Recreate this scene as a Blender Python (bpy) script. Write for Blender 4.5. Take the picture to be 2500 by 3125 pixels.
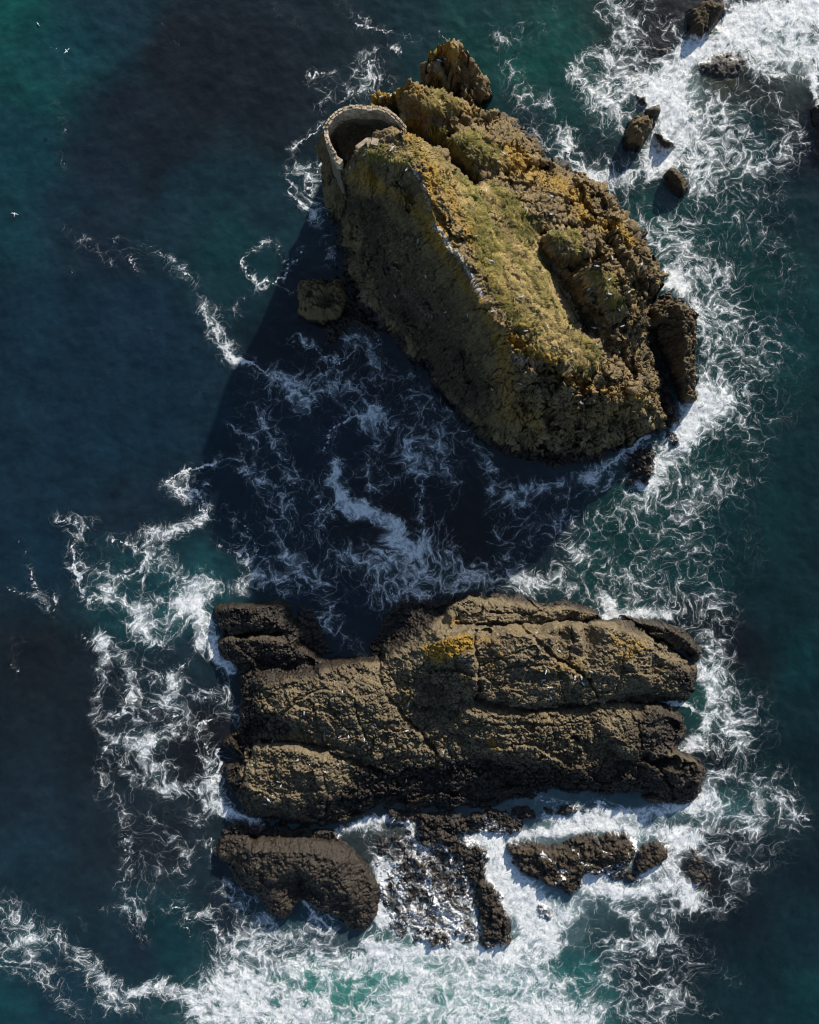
import bpy, math, random
import numpy as np
from mathutils import Vector
from mathutils.geometry import delaunay_2d_cdt

# ------------------------------------------------------------------ camera, world, sun, exposure
scene = bpy.context.scene
C = scene.collection
for o in list(bpy.data.objects):
    bpy.data.objects.remove(o)
H = 120.0            # drone height above the sea, metres
S = 0.05             # metres per photograph pixel at sea level
CX, CY = 1250.0, 1562.5
cam_d = bpy.data.cameras.new('camera')
cam = bpy.data.objects.new('camera', cam_d); C.objects.link(cam)
cam.location = (0, 0, H); cam.rotation_euler = (0, 0, 0)
cam_d.sensor_fit = 'VERTICAL'; cam_d.sensor_height = 30.0
cam_d.lens = 30.0 * H / (3125 * S)
cam_d.clip_end = 12000; cam_d.clip_start = 1
scene.camera = cam

SUN_ELEV = math.radians(23.5)
SHX, SHY = -0.46, -0.888                 # direction in which shadows fall (x right, y up the picture)
w = bpy.data.worlds.new('World'); scene.world = w; w.use_nodes = True
nt = w.node_tree; nt.nodes.clear()
sky = nt.nodes.new('ShaderNodeTexSky'); sky.sky_type = 'NISHITA'; sky.sun_disc = False
sky.sun_elevation = SUN_ELEV
sky.sun_rotation = math.atan2(-SHX, -SHY)
sky.air_density = 1.0; sky.dust_density = 0.6; sky.ozone_density = 1.2
bg = nt.nodes.new('ShaderNodeBackground'); bg.inputs['Strength'].default_value = 0.10
wo = nt.nodes.new('ShaderNodeOutputWorld')
nt.links.new(sky.outputs[0], bg.inputs[0]); nt.links.new(bg.outputs[0], wo.inputs[0])
sl = bpy.data.lights.new('sun', 'SUN'); sl.energy = 5.0; sl.angle = math.radians(1.1); sl.color = (1.0, 0.93, 0.82)
sun = bpy.data.objects.new('sun', sl); C.objects.link(sun)
d = Vector((SHX * math.cos(SUN_ELEV), SHY * math.cos(SUN_ELEV), -math.sin(SUN_ELEV)))
sun.rotation_euler = d.to_track_quat('-Z', 'Y').to_euler()
sun.location = (60, 110, 90)
scene.view_settings.view_transform = 'Standard'; scene.view_settings.look = 'None'
scene.view_settings.exposure = 0.3; scene.view_settings.gamma = 1.0
scene.view_settings.use_curve_mapping = False
scene.cycles.filter_width = 1.1; scene.cycles.max_bounces = 5; scene.cycles.diffuse_bounces = 3; scene.cycles.glossy_bounces = 2

# ------------------------------------------------------------------ numeric helpers
rng = np.random.default_rng(7)
random.seed(7)

def to_world(px, py, z):
    k = S * (1 - np.asarray(z, float) / H)
    return (np.asarray(px, float) - CX) * k, (CY - np.asarray(py, float)) * k

def to_px(x, y, z):
    k = 1.0 / (S * (1 - z / H))
    return CX + x * k, CY - y * k

def hash2(ix, iy, s):
    h = (ix.astype(np.int64) * 374761393 + iy.astype(np.int64) * 668265263 + s * 974634541) & 0xffffffff
    h = ((h ^ (h >> 13)) * 1274126177) & 0xffffffff
    return ((h ^ (h >> 16)) & 0xffffff) / float(0xffffff)

def vnoise(x, y, s=0):
    ix = np.floor(x); iy = np.floor(y)
    fx = x - ix; fy = y - iy
    fx = fx * fx * fx * (fx * (fx * 6 - 15) + 10); fy = fy * fy * fy * (fy * (fy * 6 - 15) + 10)
    a = hash2(ix, iy, s); b = hash2(ix + 1, iy, s); c = hash2(ix, iy + 1, s); d = hash2(ix + 1, iy + 1, s)
    return (a + (b - a) * fx) * (1 - fy) + (c + (d - c) * fx) * fy

def fbm(x, y, s=0, octv=5, gain=0.5, lac=2.03):
    r = np.zeros_like(x); a = 1.0; t = 0.0
    for o in range(octv):
        cs, sn = math.cos(0.7 * o), math.sin(0.7 * o)
        r += a * (vnoise(x * cs - y * sn, x * sn + y * cs, s + 17 * o) - 0.5); t += a
        a *= gain; x = x * lac; y = y * lac
    return r / t * 2

def hash3(ix, iy, iz, s):
    return hash2(ix + iz * 57.0, iy - iz * 131.0, s)

def vnoise3(x, y, z, s=0):
    ix, iy, iz = np.floor(x), np.floor(y), np.floor(z)
    f = [x - ix, y - iy, z - iz]
    f = [t * t * (3 - 2 * t) for t in f]
    def L(k):
        a = hash3(ix, iy, iz + k, s); b = hash3(ix + 1, iy, iz + k, s); c = hash3(ix, iy + 1, iz + k, s); d = hash3(ix + 1, iy + 1, iz + k, s)
        return (a + (b - a) * f[0]) * (1 - f[1]) + (c + (d - c) * f[0]) * f[1]
    l0 = L(0); l1 = L(1)
    return l0 + (l1 - l0) * f[2]

def fbm3(x, y, z, s=0, octv=4, gain=0.5):
    r = np.zeros_like(x); a = 1.0; t = 0
    for o in range(octv):
        r += a * (vnoise3(x, y, z, s + 31 * o) - 0.5); t += a
        a *= gain; x, y, z = x * 2.03 + 3.1, y * 2.03 + 1.7, z * 2.03 + 5.3
    return r / t * 2

def voronoi(x, y, s=0):
    ix = np.floor(x); iy = np.floor(y)
    f1 = np.full(x.shape, 9.0); f2 = np.full(x.shape, 9.0); idv = np.zeros(x.shape)
    for dx in (-1, 0, 1):
        for dy in (-1, 0, 1):
            cx = ix + dx; cy = iy + dy
            qx = cx + 0.1 + 0.8 * hash2(cx, cy, s + 1); qy = cy + 0.1 + 0.8 * hash2(cx, cy, s + 2)
            dd = np.hypot(qx - x, qy - y)
            m = dd < f1
            f2 = np.where(m, f1, np.minimum(f2, dd)); idv = np.where(m, hash2(cx, cy, s + 3), idv); f1 = np.where(m, dd, f1)
    return f1, f2, idv

def facets(x, y, s=0, tilt=0.3, off=0.3):
    """angular blocks: every cell is a plane of its own tilt and height"""
    ix = np.floor(x); iy = np.floor(y)
    f1 = np.full(x.shape, 9.0); h = np.zeros(x.shape)
    for dx in (-1, 0, 1):
        for dy in (-1, 0, 1):
            cx = ix + dx; cy = iy + dy
            qx = cx + 0.05 + 0.9 * hash2(cx, cy, s + 1); qy = cy + 0.05 + 0.9 * hash2(cx, cy, s + 2)
            dd = np.hypot(qx - x, qy - y) * (0.75 + 0.5 * hash2(cx, cy, s + 7))
            v = off * (hash2(cx, cy, s + 3) - .5) * 2 + tilt * ((hash2(cx, cy, s + 4) - .5) * 2 * (x - qx) + (hash2(cx, cy, s + 5) - .5) * 2 * (y - qy))
            m = dd < f1
            h = np.where(m, v, h); f1 = np.where(m, dd, f1)
    return h

def swirl(X, Y):
    """displacement of every point carried backwards through an eddying current"""
    x, y = X.copy(), Y.copy()
    def psi(u, v):
        return vnoise(u * .11, v * .11, 601) * 14 + vnoise(u * .31 + 4, v * .31, 603) * 2.6
    e = .12
    for _ in range(6):
        p0 = psi(x, y); vx = (psi(x, y + e) - p0) / e; vy = -(psi(x + e, y) - p0) / e
        x = x - vx * .16; y = y - vy * .16
    return np.stack([x - X, y - Y, np.zeros_like(X)], -1)

def sstep(a, b, x):
    t = np.clip((x - a) / (b - a), 0, 1)
    return t * t * (3 - 2 * t)

def dist_poly(px, py, pts):
    """distance of every sample to an open polyline"""
    dmin = np.full(px.shape, 1e9)
    if len(pts) == 1:
        return np.hypot(px - pts[0][0], py - pts[0][1])
    for (ax, ay), (bx, by) in zip(pts[:-1], pts[1:]):
        vx, vy = bx - ax, by - ay
        t = np.clip(((px - ax) * vx + (py - ay) * vy) / (vx * vx + vy * vy + 1e-9), 0, 1)
        dmin = np.minimum(dmin, np.hypot(px - ax - t * vx, py - ay - t * vy))
    return dmin

def inside(px, py, poly):
    r = np.zeros(px.shape, bool); n = len(poly)
    for i in range(n):
        x1, y1 = poly[i]; x2, y2 = poly[(i + 1) % n]
        if y1 == y2: continue
        c = ((y1 > py) != (y2 > py)) & (px < (x2 - x1) * (py - y1) / (y2 - y1) + x1)
        r ^= c
    return r

def signed_poly(px, py, poly):
    dd = dist_poly(px, py, list(poly) + [poly[0]])
    return np.where(inside(px, py, poly), dd, -dd)

def blur(a, n):
    for _ in range(n):
        b = np.pad(a, 1, mode='edge')
        a = (b[:-2, 1:-1] + b[2:, 1:-1] + b[1:-1, :-2] + b[1:-1, 2:] + 4 * a) / 8
    return a

def paint(px, py, strokes):
    """union of soft strokes: (points, half width, strength)"""
    shp = px.shape; px = px.ravel(); py = py.ravel()
    out = np.zeros(px.shape)
    for pts, wd, st in strokes:
        xs = [p[0] for p in pts]; ys = [p[1] for p in pts]
        m = np.nonzero((px > min(xs) - 2.2 * wd) & (px < max(xs) + 2.2 * wd) & (py > min(ys) - 2.2 * wd) & (py < max(ys) + 2.2 * wd))[0]
        if len(m) == 0: continue
        dd = dist_poly(px[m], py[m], pts)
        v = st * np.exp(-(dd / wd) ** 2)
        out[m] = 1 - (1 - out[m]) * (1 - v)
    return out.reshape(shp)

def dens(line, step=8.0):
    out = []
    for a, b in zip(line[:-1], line[1:]):
        n = max(1, int(math.hypot(b[0] - a[0], b[1] - a[1]) / step))
        for i in range(n):
            t = i / n; out.append(tuple(a[k] + (b[k] - a[k]) * t for k in range(3)))
    out.append(tuple(line[-1])); return out

def tin(lines, X, Y):
    """height over the grid X, Y (metres) from break lines of photograph pixels with heights"""
    P = []
    for ln in lines:
        P += dens(ln) if len(ln) > 1 else [ln[0]]
    P = np.array(P); wx, wy = to_world(P[:, 0], P[:, 1], P[:, 2])
    key = {}
    for a, b, z in zip(wx, wy, P[:, 2]):
        key[(round(a / 0.25), round(b / 0.25))] = (a, b, z)
    V = np.array(list(key.values()))
    co, _, faces, ov, _, _ = delaunay_2d_cdt([Vector((a, b)) for a, b, _ in V], [], [], 0, 1e-5)
    Z = np.full(X.shape, -3.0)
    zz = [V[o[0], 2] if len(o) else -1 for o in ov]
    x0, y0 = X[0, 0], Y[0, 0]; rs = X[0, 1] - X[0, 0]
    for f in faces:
        (ax, ay), (bx, by), (cx, cy) = [co[i] for i in f]
        za, zb, zc = [zz[i] for i in f]
        i0 = max(0, int((min(ax, bx, cx) - x0) / rs)); i1 = min(X.shape[1] - 1, int((max(ax, bx, cx) - x0) / rs) + 1)
        j0 = max(0, int((min(ay, by, cy) - y0) / rs)); j1 = min(X.shape[0] - 1, int((max(ay, by, cy) - y0) / rs) + 1)
        if i1 < i0 or j1 < j0: continue
        xs = X[j0:j1 + 1, i0:i1 + 1]; ys = Y[j0:j1 + 1, i0:i1 + 1]
        den = (by - cy) * (ax - cx) + (cx - bx) * (ay - cy)
        if abs(den) < 1e-9: continue
        l1 = ((by - cy) * (xs - cx) + (cx - bx) * (ys - cy)) / den
        l2 = ((cy - ay) * (xs - cx) + (ax - cx) * (ys - cy)) / den
        l3 = 1 - l1 - l2
        m = (l1 >= -1e-4) & (l2 >= -1e-4) & (l3 >= -1e-4)
        Z[j0:j1 + 1, i0:i1 + 1][m] = (l1 * za + l2 * zb + l3 * zc)[m]
    return Z

def grid_px(x0, x1, y0, y1, res):
    """grid in metres covering a plan rectangle of photograph pixels at sea level; y grows up"""
    xs = np.arange((x0 - CX) * S, (x1 - CX) * S, res); ys = np.arange((CY - y1) * S, (CY - y0) * S, res)
    return np.meshgrid(xs, ys)

def normals(X, Y, Z):
    rs = X[0, 1] - X[0, 0]
    gy, gx = np.gradient(Z, rs)
    n = np.stack([-gx, -gy, np.ones_like(Z)], -1)
    return n / np.linalg.norm(n, axis=-1, keepdims=True)

# ------------------------------------------------------------------ mesh helpers
def tag(o, label=None, cat=None, group=None, kind=None):
    if label: o['label'] = label
    if cat: o['category'] = cat
    if group: o['group'] = group
    if kind: o['kind'] = kind
    return o

def empty(name, loc=(0, 0, 0)):
    o = bpy.data.objects.new(name, None); C.objects.link(o); o.location = loc; o.empty_display_size = 0.5
    return o

def np_mesh(name, co, quads, mat, parent=None, attrs=None, smooth=True, vnormals=None):
    me = bpy.data.meshes.new(name)
    k = quads.shape[1]
    me.vertices.add(len(co)); me.vertices.foreach_set('co', co.astype(np.float32).ravel())
    me.loops.add(quads.size); me.loops.foreach_set('vertex_index', quads.astype(np.int32).ravel())
    me.polygons.add(len(quads)); me.polygons.foreach_set('loop_start', np.arange(0, quads.size, k, dtype=np.int32))
    me.polygons.foreach_set('loop_total', np.full(len(quads), k, dtype=np.int32))
    me.update(calc_edges=True)
    me.polygons.foreach_set('use_smooth', np.full(len(quads), smooth, dtype=bool))
    for nm, a in (attrs or {}).items():
        if a.ndim == 1:
            at = me.attributes.new(nm, 'FLOAT', 'POINT'); at.data.foreach_set('value', a.astype(np.float32))
        else:
            at = me.attributes.new(nm, 'FLOAT_VECTOR', 'POINT'); at.data.foreach_set('vector', a.astype(np.float32).ravel())
    if vnormals is not None:
        me.normals_split_custom_set_from_vertices(vnormals.astype(np.float32))
    me.materials.append(mat)
    o = bpy.data.objects.new(name, me); C.objects.link(o)
    if parent: o.parent = parent
    return o

def grid_parts(P, keep, labels, names, mat, parent, attrs):
    """P (ny,nx,3) grid of positions -> one child mesh for each label, sharing normals along the seams"""
    ny, nx = P.shape[:2]
    idx = np.arange(ny * nx).reshape(ny, nx)
    q = np.stack([idx[:-1, :-1], idx[:-1, 1:], idx[1:, 1:], idx[1:, :-1]], -1).reshape(-1, 4)
    kf = (keep[:-1, :-1] | keep[1:, :-1] | keep[:-1, 1:] | keep[1:, 1:]).ravel()
    lf = labels[:-1, :-1].ravel()
    co = P.reshape(-1, 3)
    du = np.gradient(P, axis=1); dv = np.gradient(P, axis=0)
    n = np.cross(du, dv); n /= np.linalg.norm(n, axis=-1, keepdims=True) + 1e-12
    n = n.reshape(-1, 3)
    out = []
    for i, nm in enumerate(names):
        sel = q[kf & (lf == i)]
        if len(sel) == 0: continue
        used, inv = np.unique(sel.ravel(), return_inverse=True)
        out.append(np_mesh(nm, co[used], inv.reshape(-1, 4), mat, parent,
                           {k: a.ravel()[used] for k, a in attrs.items()}, True, n[used]))
    return out

# ------------------------------------------------------------------ materials
def new_mat(name):
    m = bpy.data.materials.new(name); m.use_nodes = True
    t = m.node_tree; t.nodes.clear()
    out = t.nodes.new('ShaderNodeOutputMaterial'); b = t.nodes.new('ShaderNodeBsdfPrincipled')
    t.links.new(b.outputs[0], out.inputs[0])
    return m, t, b

class NB:
    """terse node builder"""
    def __init__(self, t): self.t = t
    def n(self, typ, **kw):
        o = self.t.nodes.new(typ)
        for k, v in kw.items(): setattr(o, k, v)
        return o
    def put(self, sock, v):
        if isinstance(v, bpy.types.NodeSocket): self.t.links.new(v, sock)
        elif v is not None: sock.default_value = v
    def math(self, op, a, b=None, c=None, clamp=False):
        o = self.n('ShaderNodeMath', operation=op, use_clamp=clamp)
        self.put(o.inputs[0], a)
        if b is not None: self.put(o.inputs[1], b)
        if c is not None: self.put(o.inputs[2], c)
        return o.outputs[0]
    def attr(self, name, vec=False):
        o = self.n('ShaderNodeAttribute', attribute_name=name)
        return o.outputs['Vector'] if vec else o.outputs['Fac']
    def noise(self, vec, scale, detail=4, rough=0.55, dist=0.0, color=False):
        o = self.n('ShaderNodeTexNoise'); self.put(o.inputs['Vector'], vec)
        o.inputs['Scale'].default_value = scale; o.inputs['Detail'].default_value = detail
        o.inputs['Roughness'].default_value = rough; o.inputs['Distortion'].default_value = dist
        return o.outputs['Color'] if color else o.outputs['Fac']
    def voro(self, vec, scale, feature='F1', rnd=1.0):
        o = self.n('ShaderNodeTexVoronoi', feature=feature); self.put(o.inputs['Vector'], vec)
        o.inputs['Scale'].default_value = scale; o.inputs['Randomness'].default_value = rnd
        return o.outputs['Distance']
    def ss(self, v, a, b, lo=0.0, hi=1.0):
        o = self.n('ShaderNodeMapRange', interpolation_type='SMOOTHSTEP')
        self.put(o.inputs['Value'], v); self.put(o.inputs['From Min'], a); self.put(o.inputs['From Max'], b)
        self.put(o.inputs['To Min'], lo); self.put(o.inputs['To Max'], hi)
        return o.outputs['Result']
    def mix(self, f, a, b):
        o = self.n('ShaderNodeMix', data_type='RGBA')
        self.put(o.inputs['Factor'], f); self.put(o.inputs['A'], col(a)); self.put(o.inputs['B'], col(b))
        return o.outputs['Result']
    def vmath(self, op, a, b=None, scale=None):
        o = self.n('ShaderNodeVectorMath', operation=op)
        self.put(o.inputs[0], a)
        if b is not None: self.put(o.inputs[1], b)
        if scale is not None: self.put(o.inputs['Scale'], scale)
        return o.outputs[0]
    def bump(self, h, strength, dist, normal=None):
        o = self.n('ShaderNodeBump'); self.put(o.inputs['Height'], h)
        self.put(o.inputs['Strength'], strength); o.inputs['Distance'].default_value = dist
        if normal is not None: self.put(o.inputs['Normal'], normal)
        return o.outputs[0]

def col(c):
    if isinstance(c, tuple) and len(c) == 3: return (*c, 1.0)
    return c

def foam_alpha(N, g, foam, line, warp):
    """foam: nets of warped cell walls that thicken with the density, threads, and soft solid patches"""
    p = N.vmath('MULTIPLY', N.vmath('ADD', g, warp), (1, 1, 0.25))
    fine = N.noise(N.vmath('ADD', g, N.vmath('SCALE', warp, scale=0.35)), 2.6, 5, 0.68); mid = N.noise(p, 0.75, 4, 0.6)
    f = N.math('MAXIMUM', N.math('ADD', foam, N.math('MULTIPLY', N.math('SUBTRACT', mid, 0.5), N.ss(foam, 0.05, 0.45, 0.0, 1.15))), 0.0)
    jit = N.math('SUBTRACT', fine, 0.5)
    e1 = N.math('ADD', N.voro(p, 0.46, 'DISTANCE_TO_EDGE'), N.math('MULTIPLY', jit, 0.15))
    e2 = N.math('ADD', N.voro(p, 1.25, 'DISTANCE_TO_EDGE'), N.math('MULTIPLY', jit, 0.28))
    w1 = N.math('ADD', N.math('MULTIPLY', N.math('POWER', f, 3.3), 0.30), N.math('MULTIPLY', f, 0.026))
    w2 = N.math('MULTIPLY', N.math('POWER', f, 4.0), 0.30)
    a1 = N.ss(e1, N.math('MULTIPLY', w1, 0.35), N.math('ADD', N.math('MULTIPLY', w1, 1.0), 0.012), 1.0, 0.0)
    a2 = N.ss(e2, N.math('MULTIPLY', w2, 0.3), N.math('ADD', w2, 0.006), 0.9, 0.0)
    a = N.math('MAXIMUM', a1, a2)
    a = N.math('MULTIPLY', a, N.ss(N.math('ADD', fine, N.math('MULTIPLY', f, 0.45)), 0.52, 0.88, 0.04, 1.0))
    bub = N.voro(N.vmath('ADD', g, N.vmath('SCALE', warp, scale=0.2)), 1.9, 'F1')
    a = N.math('MULTIPLY', a, N.ss(bub, 0.16, 0.46, N.ss(f, 0.4, 1.0, 0.12, 0.8), 1.0))
    core = N.ss(N.math('ADD', f, N.math('MULTIPLY', jit, 0.8)), 0.70, 1.05, 0.0, 0.97)
    veil = N.math('MULTIPLY', N.ss(e1, w1, N.math('ADD', N.math('MULTIPLY', w1, 2.2), 0.10), 1.0, 0.0), N.ss(f, 0.25, 0.95, 0.02, 0.46))
    thr = N.ss(N.math('ADD', line, N.math('ADD', N.math('MULTIPLY', N.math('SUBTRACT', mid, 0.5), 1.2), N.math('MULTIPLY', jit, 1.5))), 0.44, 0.72, 0.0, 0.92)
    thr = N.math('MULTIPLY', thr, N.ss(line, 0.10, 0.40))
    net = N.math('MULTIPLY', N.math('MAXIMUM', a, veil), N.ss(f, 0.10, 0.34))
    return N.math('MAXIMUM', net, N.math('MAXIMUM', core, thr)), fine

def rock_material(name, base_a, base_b, base_c, washed=False):
    m, t, b = new_mat(name); N = NB(t)
    g = N.n('ShaderNodeNewGeometry').outputs['Position']
    n1 = N.noise(g, 0.35, 4, 0.6); n2 = N.noise(g, 2.2, 5, 0.68); n3 = N.noise(g, 8.0, 3, 0.7)
    c = N.mix(N.ss(n1, 0.35, 0.65), base_a, base_b)
    c = N.mix(N.ss(n2, 0.48, 0.7), c, base_c)
    c = N.mix(N.ss(n3, 0.52, 0.70, 0, 0.5), c, (0.045, 0.036, 0.026))
    c = N.mix(N.ss(N.math('ADD', N.attr('dark_shade'), N.math('MULTIPLY', N.math('SUBTRACT', n2, 0.5), 1.6)), 0.3, 0.75, 0, 0.9), c, (0.040, 0.034, 0.022))  # dark rock tone that also paints shade into the colour
    # straw and green grass
    gr = N.attr('grass')
    gm = N.ss(N.math('ADD', gr, N.math('MULTIPLY', N.math('SUBTRACT', n2, 0.5), 1.5)), 0.42, 0.52)
    straw = N.attr('straw')
    gn = N.noise(g, 4.5, 5, 0.65, 0.6)
    gcol = N.mix(N.ss(N.math('ADD', straw, N.math('MULTIPLY', N.math('SUBTRACT', gn, 0.5), 1.6)), 0.3, 0.75),
                 N.mix(N.ss(n1, 0.4, 0.62), (0.088, 0.088, 0.018), (0.185, 0.155, 0.040)), (0.38, 0.27, 0.12))
    c = N.mix(gm, c, gcol)
    # lichen, patchy
    ln = N.noise(g, 3.2, 6, 0.7, 0.4)
    lm = N.ss(N.math('ADD', N.attr('lichen'), N.math('MULTIPLY', N.math('SUBTRACT', ln, 0.5), 2.2)), 0.50, 0.64)
    lcol = N.mix(N.ss(n3, 0.4, 0.62), (0.38, 0.20, 0.014), (0.27, 0.185, 0.03))
    c = N.mix(N.math('MULTIPLY', lm, 0.88), c, lcol)
    # pale crust and droppings
    um = N.ss(N.math('ADD', N.attr('guano'), N.math('MULTIPLY', N.math('SUBTRACT', N.noise(g, 5.5, 5, 0.72), 0.5), 2.6)), 0.55, 0.85)
    c = N.mix(N.math('MULTIPLY', um, 0.85), c, (0.56, 0.54, 0.52))
    sp = N.ss(N.noise(g, 6.0, 2, 0.5), 0.735, 0.77)
    c = N.mix(N.math('MULTIPLY', sp, 0.6), c, (0.5, 0.48, 0.45))
    spk = N.noise(g, 5.0, 3, 0.75)
    c = N.mix(N.ss(spk, 0.56, 0.66, 0, 0.55), c, (0.050, 0.040, 0.022))
    c = N.mix(N.ss(spk, 0.44, 0.34, 0, 0.35), c, (0.42, 0.34, 0.20))
    # wet, weed-dark splash zone; on the islet it also carries painted shade
    wet = N.ss(N.math('ADD', N.attr('wet'), N.math('MULTIPLY', N.math('SUBTRACT', n2, 0.5), 1.3)), 0.2, 0.85)
    wcol = N.mix(N.ss(n2, 0.40, 0.66), (0.012, 0.010, 0.009), (0.050, 0.036, 0.025))
    c = N.mix(wet, c, wcol)
    if washed:
        al, _ = foam_alpha(N, g, N.attr('wash'), N.attr('runnel'), N.attr('warp', True))
        c = N.mix(al, c, (0.80, 0.81, 0.82))
    N.put(b.inputs['Base Color'], c)
    N.put(b.inputs['Roughness'], N.math('SUBTRACT', 0.95, N.math('MULTIPLY', wet, 0.62)))
    b.inputs['Specular IOR Level'].default_value = 0.35
    hgt = N.math('ADD', N.math('MULTIPLY', n2, 0.6), N.math('MULTIPLY', n3, 0.26))
    N.put(b.inputs['Normal'], N.bump(hgt, 0.9, 0.34))
    return m

M_stack = rock_material('lichen_rock', (0.13, 0.095, 0.050), (0.22, 0.16, 0.075), (0.31, 0.23, 0.12))
M_islet = rock_material('bare_rock', (0.110, 0.084, 0.052), (0.165, 0.130, 0.078), (0.28, 0.225, 0.14))
M_weed = rock_material('weedy_rock', (0.042, 0.030, 0.018), (0.078, 0.054, 0.030), (0.11, 0.08, 0.042), True)

# ------------------------------------------------------------------ the sea (structure)
def sea_axis(lo, hi, step, far):
    core = np.arange(lo, hi + 1e-6, step)
    ext = np.cumsum(0.4 * 1.22 ** np.arange(60)); ext = ext[ext < far]
    return np.concatenate([lo - ext[::-1], core, hi + ext])

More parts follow.
